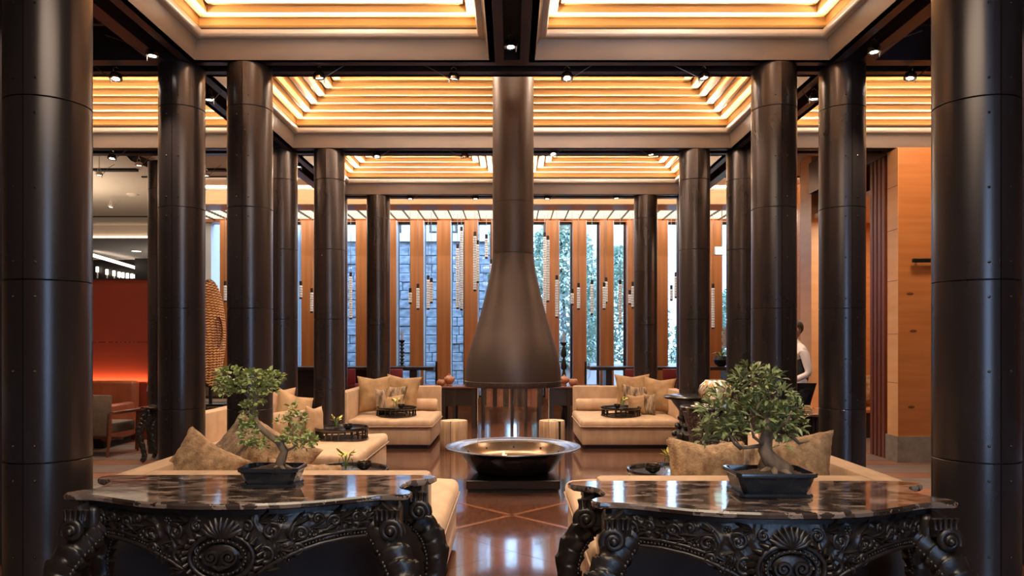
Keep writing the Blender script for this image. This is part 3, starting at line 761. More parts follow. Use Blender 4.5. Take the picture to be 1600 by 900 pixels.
cushion((-2.50, 8.42, .68), .5, .54, .2, CUSH, (-.2, .3, .9), 'gold cushion with slumped corner in the middle of the pile on the middle daybed', G)
cushion((-2.62, 7.98, .60), .42, .36, .16, CUSHT, (-.2, 0, .2), 'flat tan cushion at the front of the pile on the middle daybed', G)
cushion((-2.36, 8.2, .60), .34, .36, .15, FURD, (-.2, 0, 1.0), 'small dark striped cushion wedged into the middle daybed pile', G, True)
cushion((-2.20, 8.2, .61), .32, .40, .12, CUSHT, (-.12, .1, 1.25), 'single pointed tan cushion standing nearest the lattice tray', G)
G = 'cushions on the farthest daybed of the disc side'
cushion((-2.12, 11.35, .72), .52, .58, .22, CUSH, (-.22, 0, .3), 'big gold cushion beside the steel column on the farthest daybed', G)
cushion((-1.75, 11.72, .72), .58, .56, .2, CUSH, (-.22, .08, -.15), 'broad gold cushion at the back of the farthest daybed, near the bolster', G)
cushion((-1.97, 11.12, .62), .20, .42, .14, FURD, (-.2, 0, .5), 'narrow striped fur cushion standing in front of two gold ones', G, True)
cushion((-1.83, 11.4, .65), .40, .42, .14, FURD, (-.25, .05, -.1), 'striped fur cushion leaning before the broad gold cushion', G, True)
cushion((-1.83, 11.15, .58), .40, .28, .14, CUSH, (-.3, -.08, .0), 'low gold cushion right behind the far lattice tray', G)
G = 'cushions on the farthest daybed of the alcove side'
cushion((1.93, 11.75, .73), .58, .58, .2, CUSH, (-.22, 0, .1), 'wide gold cushion at the back of the alcove-side farthest daybed', G)
cushion((2.28, 11.45, .70), .50, .56, .22, CUSH, (-.22, .05, -.4), 'gold cushion at the column end of the alcove-side farthest daybed', G)
cushion((1.92, 11.45, .64), .46, .44, .14, FURD, (-.25, .1, .1), 'striped fur cushion leaning on the wide gold cushion', G, True)
cushion((1.88, 11.12, .58), .28, .30, .12, CUSH, (-.2, 0, .05), 'small square gold cushion in front beside the tray', G)
cushion((2.08, 11.15, .58), .22, .34, .14, FURD, (-.2, 0, -.5), 'small dark fur cushion between the square one and the column end', G, True)

def tray(x, y, z, r, label, hgt=.14):
    t = thing('lattice_tray', label, 'tray', (x, y, z), 0, 'round black lattice trays on the daybeds')
    MB().lathe([(0, hgt-.025), (r-.02, hgt-.025), (r-.015, hgt-.004), (r, hgt), (r+.004, hgt-.014), (r-.005, hgt-.035), (0, hgt-.035)], 40, None, False, False).build('tray_top', TRAYM, t)
    MB().lathe([(r-.03, 0), (r, 0), (r, .018), (r-.03, .018), (r-.03, 0)], 40, None, False, False).build('foot_ring', TRAYM, t)
    bar = MB().box(-.008, .008, -.008, .008, .018, hgt-.03).mesh('lattice_bar', TRAYM, None)
    for q in range(24):
        if q % 4 == 3: continue
        a = 2*PI*q/24+.1; place(bar, 'lattice_bar', t, ((r-.015)*math.cos(a), (r-.015)*math.sin(a), 0), (0, 0, a))
    b = MB()
    for q in range(6):
        a0 = 2*PI*(q*4+.2)/24+.1; b.lathe([(r-.02, hgt*.5), (r-.008, hgt*.5), (r-.008, hgt*.5+.012), (r-.02, hgt*.5+.012)], 6, None, False, False, a0, a0+.55)
    b.build('lattice_rail', TRAYM, t)
    return t
def orchid_glass(x, y, z, label):
    t = thing('orchid_glass', label, 'vase', (x, y, z), 0, 'orchid glasses on the trays')
    MB().lathe([(.035, 0), (.048, .02), (.05, .06), (.044, .085)], 16, None, True, False).build('glass', CGLASS, t)
    b = MB()
    for q in range(4): b.tube([(0, 0, .01), (.01*math.cos(q*1.6), .01*math.sin(q*1.6), .06), (.03*math.cos(q*1.6), .03*math.sin(q*1.6), .11)], .004, 5)
    b.build('stem', STEMG, t)
    rd = random.Random(int(x*100)); pm_ = MB()
    pm_.add([(0, 0, 0), (.018, .022, .012), (0, .05, .016), (-.018, .022, .012), (0, .022, .004)], [(0, 1, 4), (1, 2, 4), (2, 3, 4), (3, 0, 4)])
    me = pm_.mesh('petal', PETAL, 180)
    for q in range(10):
        a = rd.uniform(0, 6.28)
        place(me, 'petal', t, (.03*math.cos(a), .03*math.sin(a), .09+rd.uniform(0, .035)), (rd.uniform(-.2, .9), rd.uniform(-.5, .5), a-PI/2), (1.1,)*3)
def candle_bowl(x, y, z, label):
    t = thing('candle_bowl', label, 'bowl', (x, y, z), 0, 'candle bowls on the trays')
    MB().lathe([(.022, 0), (.048, .018), (.055, .045), (.05, .062), (.046, .06), (.048, .045), (.03, .02)], 20, None, True, True).build('bowl', TRAYM, t)
    MB().cyl(.044, .035, .052, 14).build('wax', GOLD, t)
tray(-1.16, 5.16, .485, .29, 'round black lattice tray on the nearest daybed, beyond the slender bonsai console')
tray(1.10, 5.16, .485, .29, 'round black lattice tray mostly hidden behind the plump fur cushion')
tray(-1.90, 8.22, .435, .295, 'round black lattice tray on the middle daybed before a steel column')
tray(-1.72, 10.95, .425, .30, 'round black lattice tray on the farthest daybed beside the striped cushion, disc side')
tray(1.62, 10.95, .425, .30, 'round black lattice tray on the farthest daybed of the alcove side')
orchid_glass(-1.17, 5.18, .605, 'yellow orchid in small glass on the nearest tray, beside the slender bonsai')
candle_bowl(-1.05, 5.22, .605, 'dark candle bowl with gilt glow on the nearest tray, beside the slender bonsai')
orchid_glass(1.12, 5.18, .605, 'yellow orchid in small glass peeping past the plump fur cushion')
candle_bowl(.975, 5.1, .605, 'gilt candle bowl on the nearest tray of the alcove side')
orchid_glass(-1.95, 8.18, .555, 'yellow orchid in small glass on the middle daybed tray')
candle_bowl(-1.81, 8.12, .555, 'dark candle bowl on the middle daybed tray')
orchid_glass(-1.72, 10.95, .545, 'yellow orchid in small glass on the farthest disc-side tray')
candle_bowl(-1.64, 10.9, .545, 'dark candle bowl on the farthest disc-side tray')
orchid_glass(1.66, 11.0, .545, 'yellow orchid in small glass on the farthest alcove-side tray')
candle_bowl(1.56, 10.9, .545, 'dark candle bowl on the farthest alcove-side tray')

# ================================================================== CARVED CONSOLES
half = [(0, -.395), (.12, -.392), (.25, -.370), (.36, -.335), (.46, -.285), (.53, -.245), (.585, -.222), (.64, -.215), (.69, -.218), (.715, -.20), (.72, -.165), (.70, -.13), (.665, -.10),
        (.652, -.06), (.655, 0), (.665, .06), (.69, .10), (.735, .125), (.775, .155), (.785, .195), (.765, .228), (.72, .24)]
OUT = half+[(-x, y) for x, y in reversed(half[1:])]
def yf(x):                                   # front edge of the top at x
    x = abs(x)
    for (a, b), (c, d) in zip(half, half[1:]):
        if a <= x <= c and c > a: return b+(d-b)*(x-a)/(c-a)
    return -.2
def zbot(x):                                 # lower edge of the apron
    x = abs(x)
    pts = [(0, .555), (.08, .565), (.14, .60), (.21, .64), (.29, .675), (.37, .697), (.46, .707), (.54, .705), (.60, .69), (.66, .65)]
    for (a, b), (c, d) in zip(pts, pts[1:]):
        if a <= x <= c: return b+(d-b)*(x-a)/(c-a)
    return .66
def cpt(x, z, out=0): return Vector((x, yf(x)+.05-out, z))
def spiral(c, r, turns, d, start=0, n=36, tail=None):
    p = []
    for i in range(n+1):
        t_ = i/n; a = start+d*turns*2*PI*t_; q = r*(.12+.88*t_)
        p.append((c[0]+q*math.cos(a), c[1]+q*math.sin(a)))
    return p
def relief(pts, r0, r1, mb, out=.008, n=7):
    m = len(pts); mb.tube([cpt(x, z, out) for x, z in pts], [r0+(r1-r0)*math.sin(PI*i/(m-1))**.7 for i in range(m)], n)
def leaf_relief(mb, x, z, ang, L_, w_, out=.006):
    dx, dz = math.cos(ang), math.sin(ang); v = []; n = 6
    for i in range(n+1):
        t_ = i/n; ww = w_*math.sin(PI*min(1, t_*.86+.14))**.8
        bx, bz = x+dx*L_*t_-dz*.25*L_*t_*t_, z+dz*L_*t_+dx*.25*L_*t_*t_
        for q in (-1, 0, 1):
            v.append(cpt(bx-dz*ww*q, bz+dx*ww*q, out+(.016*math.sin(PI*(.15+.75*t_)) if q == 0 else -.004)))
    f = []
    for i in range(n):
        for q in (0, 1): f.append((i*3+q, i*3+q+1, i*3+q+4, i*3+q+3))
    mb.add(v, f)
def rosette(mb, x, z, r, n=6):
    for q in range(n):
        a = 2*PI*q/n; p = cpt(x+r*.62*math.cos(a), z+r*.62*math.sin(a), .008); mb.ball(p, r*.36, 6, 4, (1, .7, 1))
    mb.ball(cpt(x, z, .014), r*.34, 7, 5)
def scale_leg(path, rad, mb, beads, ridges=11.0, side=1):
    """cabriole leg carved with overlapping acanthus scales"""
    m, n = 110, 20
    def cr(t_):
        s_ = t_*(len(path)-1); i = min(int(s_), len(path)-2); u = s_-i
        p0, p1, p2, p3 = (Vector(path[max(0, min(len(path)-1, q))]) for q in (i-1, i, i+1, i+2))
        q = .5*((2*p1)+(p2-p0)*u+(2*p0-5*p1+4*p2-p3)*u*u+(3*p1-p0-3*p2+p3)*u**3)
        return q, rad[i]+(rad[i+1]-rad[i])*u
    V = []
    for i in range(m+1):
        q, r = cr(i/m); t_ = (cr(min(1, i/m+.01))[0]-cr(max(0, i/m-.01))[0]).normalized()
        o = Vector((t_.z, 0, -t_.x))*-side; o.normalize(); f_ = t_.cross(o)
        if f_.y > 0: f_ = -f_
        for k in range(n):
            a = 2*PI*k/n; c, s_ = math.cos(a), math.sin(a)        # c: towards the outer edge, s_: towards the front
            ph = (i/m*ridges+.55*abs(s_)**1.5-.1*c) % 1
            rr = r*(1.10-.30*ph)*(1+.05*math.cos(10*a))
            V.append(q+o*c*rr*1.05+f_*s_*rr*.82)
    mb.add(V, [(i*n+k, i*n+(k+1) % n, (i+1)*n+(k+1) % n, (i+1)*n+k) for i in range(m) for k in range(n)]+[tuple(range(n)), tuple(m*n+k for k in range(n))])
    for i in range(0, m, 3):                         # bead line along the inner edge
        q, r = cr(i/m); t_ = (cr(min(1, i/m+.01))[0]-cr(max(0, i/m-.01))[0]).normalized()
        o = Vector((t_.z, 0, -t_.x))*-side
        beads.ball(q-o*r*.80+Vector((0, -r*.52, 0)), r*.17, 6, 4)
def console(label, loc, sc=1.0, rz=0):
    t = thing('carved_console', label, 'console table', loc, rz, 'carved ebony consoles'); t.scale = (sc,)*3
    b = MB(); n = len(OUT)
    def sc_out(d): return [(x*(1-d/.78), y*(1-d/.4)) for x, y in OUT]
    rings = [(sc_out(.012), .852), (sc_out(.0), .858), (sc_out(-.002), .872), (sc_out(.004), .880)]
    v = [(x, y, z) for pl_, z in rings for x, y in pl_]
    f = [(i*n+q, i*n+(q+1) % n, (i+1)*n+(q+1) % n, (i+1)*n+q) for i in range(3) for q in range(n)]
    b.add(v, f+[tuple(range(n-1, -1, -1)), tuple(3*n+q for q in range(n))]); b.build('table_top', MARBLE, t, 35)
    # frieze under the top and the shaped apron
    b = MB(); b.prism([(x*.93, y*.9) for x, y in OUT], .828, .853); b.build('moulding', CARVE, t, 30)
    b = MB(); NX, NZ = 240, 22; V = []
    def carve(x, u):
        ax = abs(x); w_ = noise.noise(Vector((ax*9, u*2.2, 4.0)))
        a = math.sin(38*ax+7*w_+3*u); c = math.sin(17*ax-9*u+9*noise.noise(Vector((ax*6+3, u*2.5, 1.0))))
        rg = max(0, 1-2.6*abs(a*.6+c*.4)); fine = max(0, math.sin(95*ax+16*u+12*w_))*.3
        return (.013*rg+.005*fine)*min(1, (1-u)*6)*min(1, u*6+.1)
    for i in range(NX+1):
        x = -.66+1.32*i/NX; zb_ = zbot(x); y = yf(x)+.05
        for q in range(NZ+1):
            u = q/NZ; V.append((x, y-.010*math.sin(PI*u)-carve(x, u), .832+(zb_-.832)*u))
        V.append((x, y+.03, zb_)); V.append((x, y+.03, .832))
    K = NZ+3
    b.add(V, [(i*K+q, i*K+(q+1) % K, (i+1)*K+(q+1) % K, (i+1)*K+q) for i in range(NX) for q in range(K)]+[tuple(range(K-1, -1, -1)), tuple(NX*K+q for q in range(K))])
    b.build('apron', CARVE, t, 70)
    for s in (-1, 1):
        for y0_, y1_, dx in ((-.225, -.10, 0), (.10, .235, .05)):
            x0, x1 = sorted((s*(.565+dx), s*(.675+dx))); MB().rbox(x0, x1, y0_, y1_, .70, .832, .022, 2).build('corner_block', CARVE, t, 50)
    for s in (-1, 1):
        b = MB(); x0, x1 = sorted((s*.60, s*.63)); b.box(x0, x1, -.16, .2, .70, .83); b.build('side_apron', CARVE, t, None)
    MB().box(-.6, .6, .17, .2, .66, .83).build('back_apron', CARVE, t, None)
    # beaded arch edge
    b = MB()
    for s in (-1, 1):
        relief([(s*(.13+.51*i/28), zbot(.13+.51*i/28)+.004) for i in range(29)], .007, .009, b, .012)
        relief([(s*(.24+.34*i/20), zbot(.24+.34*i/20)+.033) for i in range(21)], .003, .008, b, .012)
    b.build('arch_edge', CARVE, t, 60)
    b = MB()
    for s in (-1, 1):
        for i in range(40):
            x = .14+.49*i/39; b.ball(cpt(s*x, zbot(x)+.018, .010), .0068, 6, 4)
    stuff(b.build('beading', CARVE, t, 180))
    # central cartouche
    c = MB(); zc = .665
    oval = [(.125*math.cos(a), zc+.090*math.sin(a)) for a in [2*PI*i/40 for i in range(41)]]
    c.tube([cpt(x, z, .02) for x, z in oval], .011, 7)
    c.tube([cpt(x*.74, zc+(z-zc)*.74, .026) for x, z in oval], .007, 6)
    for i in range(30):
        a = 2*PI*i/30; c.ball(cpt(.098*math.cos(a), zc+.067*math.sin(a), .028), .007, 6, 4)
    for s in (-1, 1):
        c.tube([cpt(s*(.034)+s*(x), z, .034) for x, z in spiral((0, zc+.004), .033, 1.8, 1, PI*.5, 30)], .008, 6)
        c.ball(cpt(s*.034, zc+.004, .034), .008, 8, 6)
    c.ball(cpt(0, zc, .012), .075, 14, 8, (1, .2, .75)); c.tube([cpt(x_, zc-.042+.35*abs(x_), .03) for x_ in (-.05, -.03, 0, .03, .05)], [.005, .009, .011, .009, .005], 6)
    c.build('cartouche', CARVE, t, 60)
    c = MB()
    for i in range(26):
        a = 2*PI*i/26
        if math.sin(a) > .93: continue
        c.tube([cpt((.128+d_)*math.cos(a+.12*d_/.03), zc+(.093+d_*.8)*math.sin(a+.12*d_/.03), o_) for d_, o_ in ((0, .012), (.018, .03), (.038, .012))], [.006, .0125, .005], 7)
    c.build('gadroon_border', CARVE, t, 60)
    sh = MB()
    for i in range(9):
        a = PI*(.12+.76*i/8); sh.tube([cpt(0, zc+.075, .02), cpt(.05*math.cos(a), zc+.075+.045*math.sin(a), .034), cpt(.085*math.cos(a), zc+.08+.075*math.sin(a), .018)], [.006, .012, .007], 6)
    sh.build('shell_crest', CARVE, t, 60)
    # mirrored scrollwork; each scroll, flower and leaf spray is carved on its own
    for s in (-1, 1):
        for (cx, cz, r, tn, d, a0) in ((.165, .665, .042, 1.5, 1, 0), (.19, .76, .036, 1.4, -1, PI), (.30, .745, .034, 1.4, 1, PI/2), (.285, .69, .026, 1.3, -1, 0),
                                      (.42, .785, .028, 1.3, 1, 2.0), (.50, .79, .024, 1.3, -1, 1.0), (.575, .775, .036, 1.7, 1, 0), (.10, .785, .024, 1.2, 1, 1.0), (.36, .80, .022, 1.2, -1, .5)):
            b = MB(); sp = spiral((cx, cz), r, tn, d, a0); relief([(s*x, z) for x, z in sp], .0035, .0095, b, .012)
            b.ball(cpt(s*cx, cz, .014), .010, 7, 5); b.build('carved_scroll', CARVE, t, 60)
        for (cx, cz, r) in ((.345, .735, .026), (.245, .655, .022), (.31, .69, .018), (.225, .80, .018), (.46, .765, .015), (.54, .765, .015)):
            b = MB(); rosette(b, s*cx, cz, r); b.build('carved_flower', CARVE, t, 60)
        b = MB()
        rd = random.Random(5)
        for (cx, cz, L_, a0) in ((.14, .80, .075, .2), (.20, .72, .07, -.6), (.26, .78, .08, .1), (.33, .77, .08, -.3), (.38, .75, .08, .15), (.44, .79, .07, -.2), (.50, .77, .06, .2), (.22, .69, .07, -.9),
                                 (.16, .61, .06, .3), (.27, .72, .06, .5), (.40, .80, .07, .05), (.55, .80, .05, .4)):
            for q in (-.5, 0, .5):
                a = a0+q
                leaf_relief(b, s*cx, cz, a if s > 0 else PI-a, L_, .013)
        stuff(b.build('acanthus_spray', CARVE, t, 60))
        # lattice diaper behind the scrolls
        # legs
        path = [(s*.55, -.185, .745), (s*.60, -.205, .70), (s*.655, -.235, .64), (s*.695, -.258, .565), (s*.71, -.265, .47), (s*.69, -.255, .33), (s*.655, -.24, .19), (s*.645, -.24, .08), (s*.68, -.26, .025)]
        rad = [.035, .052, .064, .066, .060, .050, .040, .040, .032]
        b = MB(); bd = MB(); scale_leg(path, rad, b, bd, 12, s); lg = b.build('leg', CARVE, t, 60); stuff(bd.build('leg_carving', CARVE, lg, 180))
        path = [(s*.62, .16, .74), (s*.675, .175, .70), (s*.735, .19, .645), (s*.772, .20, .57), (s*.782, .20, .47), (s*.75, .19, .33), (s*.70, .18, .19), (s*.685, .185, .08), (s*.715, .2, .025)]
        b = MB(); bd = MB(); scale_leg(path, [q*.86 for q in rad], b, bd, 10, s); lg = b.build('leg', CARVE, t, 60); stuff(bd.build('leg_carving', CARVE, lg, 180))
        # volutes on the corners
        for (x, y, yb) in ((.645, -.258, -1), (.715, .095, -1)):
            b = MB(); p = []
            for i in range(34):
                t_ = i/33; a = -.4+t_*1.75*2*PI; q = .044*(1-.8*t_); p.append((s*(x+q*math.cos(a)), y-.014*t_, .742+q*math.sin(a)))
            b.tube(p, [.018*(1-.5*i/33) for i in range(34)], 7); b.ball((s*x, y-.02, .742), .017, 8, 6)
            b.tube([(s*(x-.02), y+.025, .76), (s*(x-.03), y+.03, .80), (s*(x-.01), y+.03, .832)], [.036, .028, .04], 8)
            for i in range(5): b.tube([(s*(x-.055+.02*i), y-.008, .785), (s*(x-.055+.02*i), y-.004, .805), (s*(x-.06+.022*i), y-.006, .828)], [.009, .0075, .011], 6)
            b.build('volute', CARVE, t, 60)
    return t
console('black carved console table carrying the slender bonsai with separate leaf pads', (-1.136, 3.24, 0))
console('black carved console table carrying the bushy round bonsai', (1.035, 3.09, 0))
console('low black carved table under the rattan disc, one scaly leg beside a steel column', (-4.11, 9.45, 0), .80)

# ================================================================== BONSAI
def bonsai_pot(t, w, d, h_):
    b = MB()
    def ringp(k, z): return [(sx*w/2*k, sy*d/2*k, z) for sx, sy in ((-1, -1), (1, -1), (1, 1), (-1, 1))]
    lv = [(.80, .012), (.86, .03), (.93, h_*.6), (.97, h_-.018), (1.03, h_-.016), (1.04, h_-.004), (1.03, h_), (.96, h_), (.94, h_-.02), (.92, h_-.035)]
    c = .88
    def oct_(k, z):
        a, e = w/2*k, d/2*k; q = .018
        return [(-a+q, -e, z), (a-q, -e, z), (a, -e+q, z), (a, e-q, z), (a-q, e, z), (-a+q, e, z), (-a, e-q, z), (-a, -e+q, z)]
    v = [p for k, z in lv for p in oct_(k, z)]
    f = [(i*8+q, i*8+(q+1) % 8, (i+1)*8+(q+1) % 8, (i+1)*8+q) for i in range(len(lv)-1) for q in range(8)]
    b.add(v, f+[tuple(range(7, -1, -1))]); b.build('pot', POTM, t, 35)
    b = MB(); v = [p for k, z in ((.93, 0), (.95, .008), (.92, .016)) for p in oct_(k, z)]
    b.add(v, [(i*8+q, i*8+(q+1) % 8, (i+1)*8+(q+1) % 8, (i+1)*8+q) for i in range(2) for q in range(8)]+[tuple(range(7, -1, -1)), tuple(16+q for q in range(8))])
    b.build('drip_tray', POTM, t, 35)
    bm = bmesh.new(); bmesh.ops.create_grid(bm, x_segments=16, y_segments=12, size=.5)
    for v_ in bm.verts:
        x, y = v_.co.x, v_.co.y
        v_.co = Vector((x*w*.92, y*d*.92, h_-.022+.03*math.exp(-((x)**2+(y)**2)*9)+.006*noise.noise(Vector((x*20, y*20, 0)))))
    MB().bm(bm).build('soil', SOIL, t, 180)
def leafmesh(name, L_, w_, m, fold=.25):
    b = MB()
    b.add([(0, 0, 0), (w_*.8, L_*.35, w_*fold), (w_*.7, L_*.7, w_*fold), (0, L_, -.12*L_), (-w_*.7, L_*.7, w_*fold), (-w_*.8, L_*.35, w_*fold), (0, L_*.35, 0), (0, L_*.7, -.03*L_)],
          [(0, 1, 6), (1, 2, 7, 6), (2, 3, 7), (0, 6, 5), (6, 7, 4, 5), (7, 3, 4)])
    return b, b.mesh(name, m, 180)
def rotm(d, roll):
    q = d.to_track_quat('Y', 'Z').to_matrix().to_4x4()
    return q @ R(roll, 'Y')
# --- slender one: pads of small jade leaves on a twisting trunk
def slender():
    t = thing('bonsai', 'slender bonsai with separate pads of small jade leaves in black pot', 'bonsai tree', (-1.045, 3.22, .881), 0)
    bonsai_pot(t, .25, .17, .085)
    b = MB(); tr = [(.03, 0, .075), (.035, 0, .11), (.05, .0, .15), (.02, .01, .19), (-.03, .01, .225), (-.075, 0, .27), (-.085, -.005, .33), (-.075, 0, .39), (-.085, 0, .44), (-.06, 0, .48)]
    b.tube(tr, [.024, .021, .018, .016, .0145, .0145, .013, .012, .009, .005], 9)
    for p, q in (((-.085, 0, .37), (-.17, -.01, .46)), ((-.085, 0, .42), (-.02, .02, .47)), ((.02, .01, .19), (.09, -.01, .215)), ((.05, 0, .15), (.12, -.01, .19)), ((-.08, 0, .3), (-.12, 0, .33)), ((.06, -.01, .2), (.115, 0, .29)), ((.12, -.01, .19), (.17, .0, .20))):
        p, q = Vector(p), Vector(q); b.tube([p, p.lerp(q, .5)+Vector((0, 0, -.008)), q], [.007, .005, .003], 6)
    for a in (0.4, 1.6, 2.8, 4.2, 5.4): b.tube([(.03, 0, .09), (.03+.03*math.cos(a), .03*math.sin(a), .078), (.03+.055*math.cos(a), .05*math.sin(a), .068)], [.012, .009, .004], 6)
    b.build('trunk', TRUNK, t, 180)
    rd = random.Random(11); src, me = leafmesh('leaf', .0215, .0088, LEAFA)
    pads = [((-.19, 0, .475), (.062, .055, .040), 75), ((-.215, -.01, .435), (.035, .04, .022), 26), ((-.085, 0, .465), (.075, .06, .036), 85), ((-.01, .01, .465), (.050, .05, .036), 52), ((-.115, 0, .425), (.085, .06, .028), 65), ((-.03, 0, .415), (.05, .05, .025), 36),
            ((-.20, 0, .405), (.04, .04, .022), 26), ((-.075, -.01, .37), (.032, .035, .03), 26), ((-.105, -.015, .30), (.028, .03, .075), 80), ((-.10, -.015, .215), (.034, .035, .06), 80), ((-.05, -.015, .18), (.03, .03, .03), 22),
            ((.10, 0, .225), (.06, .045, .028), 50), ((.155, 0, .195), (.042, .04, .022), 32), ((.06, 0, .20), (.04, .035, .02), 24), ((.105, 0, .29), (.038, .035, .022), 26), ((.085, 0, .33), (.02, .03, .03), 14), ((.13, 0, .165), (.04, .03, .015), 16), ((.04, -.01, .28), (.03, .03, .012), 12)]
    b = MB(); cnt = 0
    for c, s_, n in pads:
        for _ in range(int(n*2.1)):
            u = Vector((rd.gauss(0, 1), rd.gauss(0, 1), rd.gauss(0, 1))).normalized()*rd.uniform(.5, 1)**.5
            if u.z < -.5: u.z *= .5
            p = Vector((c[0]+u.x*s_[0], c[1]+u.y*s_[1], c[2]+u.z*s_[2]))
            d = (Vector((u.x, u.y, u.z*.7+.25))+Vector((rd.uniform(-.6, .6), rd.uniform(-.6, .6), rd.uniform(-.5, .3)))).normalized()
            k = rd.uniform(.75, 1.25); M = T(*p) @ rotm(d, rd.uniform(-.7, .7))
            if cnt < 290 and p.y < .012:
                o = place(me, 'leaf', t); o.matrix_local = M @ Matrix.Scale(k, 4); cnt += 1
            else: b.add(src.v, src.f, M @ Matrix.Scale(k, 4))
    stuff(b.build('foliage', LEAFA, t, 180))
slender()
def bushy():
    t = thing('bonsai', 'bushy round ficus bonsai with thick leaning trunk in angular black pot', 'bonsai tree', (1.06, 3.04, .881), 0)
    bonsai_pot(t, .315, .22, .10)
    b = MB()
    b.tube([(.085, 0, .085), (.045, 0, .11), (.005, 0, .14), (-.015, 0, .18), (-.01, 0, .23), (.0, 0, .28), (-.015, 0, .33), (-.02, 0, .38)], [.030, .036, .034, .029, .026, .021, .014, .008], 12)
    b.tube([(-.01, .02, .1), (.0, .015, .15), (-.005, .01, .2)], [.03, .024, .018], 9)
    for a in (0.2, .9, 2.3, 3.6, 4.5, 5.5): b.tube([(.02, 0, .11), (.02+.06*math.cos(a), .05*math.sin(a), .09), (.02+.10*math.cos(a), .075*math.sin(a), .078)], [.02, .013, .005], 7)
    br = [((-.015, 0, .2), (-.12, -.02, .19), (-.16, -.03, .25)), ((-.01, 0, .23), (.09, 0, .24), (.15, .01, .27)), ((0, 0, .28), (.07, .02, .35), (.13, .02, .38)), ((-.01, 0, .3), (-.09, .0, .36), (-.15, 0, .39)), ((-.015, 0, .33), (-.03, 0, .42), (.0, 0, .47)),
          ((-.12, -.02, .19), (-.15, -.03, .21), (-.18, -.02, .27)), ((-.015, 0, .2), (-.08, -.06, .24), (-.1, -.07, .3)), ((0, 0, .26), (.05, -.07, .3), (.06, -.09, .35)), ((.09, 0, .24), (.12, -.02, .21), (.16, -.02, .22))]
    for p in br: b.tube(p, [.010, .0065, .003], 6)
    b.build('trunk', TRUNK, t, 180)
    rd = random.Random(4); src, me = leafmesh('leaf', .043, .0088, LEAFB, .35)
    pads = [((-.03, 0, .455), (.085, .075, .055), 95), ((-.11, 0, .39), (.085, .075, .06), 110), ((.06, 0, .40), (.085, .075, .05), 95), ((-.17, -.01, .325), (.07, .07, .055), 85), ((.00, -.01, .33), (.11, .08, .055), 130),
            ((.11, 0, .32), (.075, .07, .045), 75), ((.175, 0, .345), (.04, .05, .03), 32), ((.19, 0, .29), (.035, .045, .03), 24), ((-.20, -.01, .265), (.05, .06, .03), 42), ((-.12, -.02, .27), (.06, .06, .035), 52), ((.07, -.02, .275), (.07, .06, .03), 45), ((.13, 0, .255), (.05, .05, .022), 26), ((-.025, 0, .51), (.035, .04, .025), 22), ((-.22, 0, .225), (.03, .04, .012), 10), ((.085, -.02, .205), (.02, .03, .01), 5), ((.045, 0, .48), (.05, .04, .022), 24)]
    allp = []
    for c, s_, n in pads:
        c = (c[0]-.045-(.025 if c[0] > .1 else 0), c[1], c[2])
        for _ in range(int(n*1.45)):
            u = Vector((rd.gauss(0, 1), rd.gauss(0, 1), rd.gauss(0, 1))).normalized()*rd.uniform(.45, 1)**.5
            p = Vector((c[0]+u.x*s_[0], c[1]+u.y*s_[1], c[2]+u.z*s_[2]))
            d = (Vector((u.x, u.y, u.z*.6+.15))+Vector((rd.uniform(-.6, .6), rd.uniform(-.6, .6), rd.uniform(-.45, .45)))).normalized()
            allp.append((p.y, p, d, rd.uniform(.7, 1.15), rd.uniform(-.8, .8)))
    allp.sort(key=lambda q: q[0]); b = MB()
    for i, (_, p, d, k, rl) in enumerate(allp):
        M = T(*p) @ rotm(d, rl) @ Matrix.Scale(k, 4)
        if i < 295: o = place(me, 'leaf', t); o.matrix_local = M
        else: b.add(src.v, src.f, M)
    stuff(b.build('foliage', LEAFB, t, 180))
bushy()

# ================================================================== TABLES BEHIND THE HEARTH
def side_table(x0, x1, y0, y1, h_, label, legs, panel=None, top=REDTOP):
    cx, cy = (x0+x1)/2, (y0+y1)/2
    t = thing('writing_table', label, 'table', (cx, cy, 0), 0)
    MB().rbox(x0-cx, x1-cx, y0-cy, y1-cy, h_-.035, h_, .006, 1).build('table_top', top, t)
    for xa, xb in legs:
        for ya, yb in ((y0-cy+.03, y0-cy+.09), (y1-cy-.09, y1-cy-.03)):
            w_ = .006
            MB().add([(xa-cx+w_, ya+w_, 0), (xb-cx-w_, ya+w_, 0), (xb-cx-w_, yb-w_, 0), (xa-cx+w_, yb-w_, 0), (xa-cx, ya, h_-.035), (xb-cx, ya, h_-.035), (xb-cx, yb, h_-.035), (xa-cx, yb, h_-.035)],
                     [(0, 3, 2, 1), (4, 5, 6, 7), (0, 1, 5, 4), (1, 2, 6, 5), (2, 3, 7, 6), (3, 0, 4, 7)]).build('leg', DARKW, t, None)
    if panel: MB().box(x0-cx+.04, x1-cx-.04, y0-cy+.06, y0-cy+.08, panel, h_-.035).build('apron', DARKW, t, None)
    return t
side_table(-1.62, -.62, 13.0, 13.7, .745, 'dark legged table with reddish top behind the disc-side log stool', [(-1.58, -1.50), (-1.24, -1.18), (-1.06, -1.0), (-.72, -.64)], .40)
side_table(.62, 1.62, 13.0, 13.7, .745, 'dark legged table with reddish top behind the split log stool', [(.66, .74), (.98, 1.04), (1.16, 1.22), (1.48, 1.56)], .40)
side_table(-.60, .60, 13.25, 13.75, .74, 'long dark table with planked front seen through the hearth glass', [(-.56, -.50), (-.035, .035), (.22, .28), (.46, .54)], .38)
def plank_front():
    t = bpy.data.objects['writing_table.002']
    rd = random.Random(2)
    x = -.46
    while x < .46:
        w_ = rd.uniform(.07, .12); MB().box(x, min(.47, x+w_)-.006, -.215, -.195, -.74+.74+.36, .70).build('plank', BROWNW if rd.random() > .4 else DARKW, t, None); x += w_
plank_front()
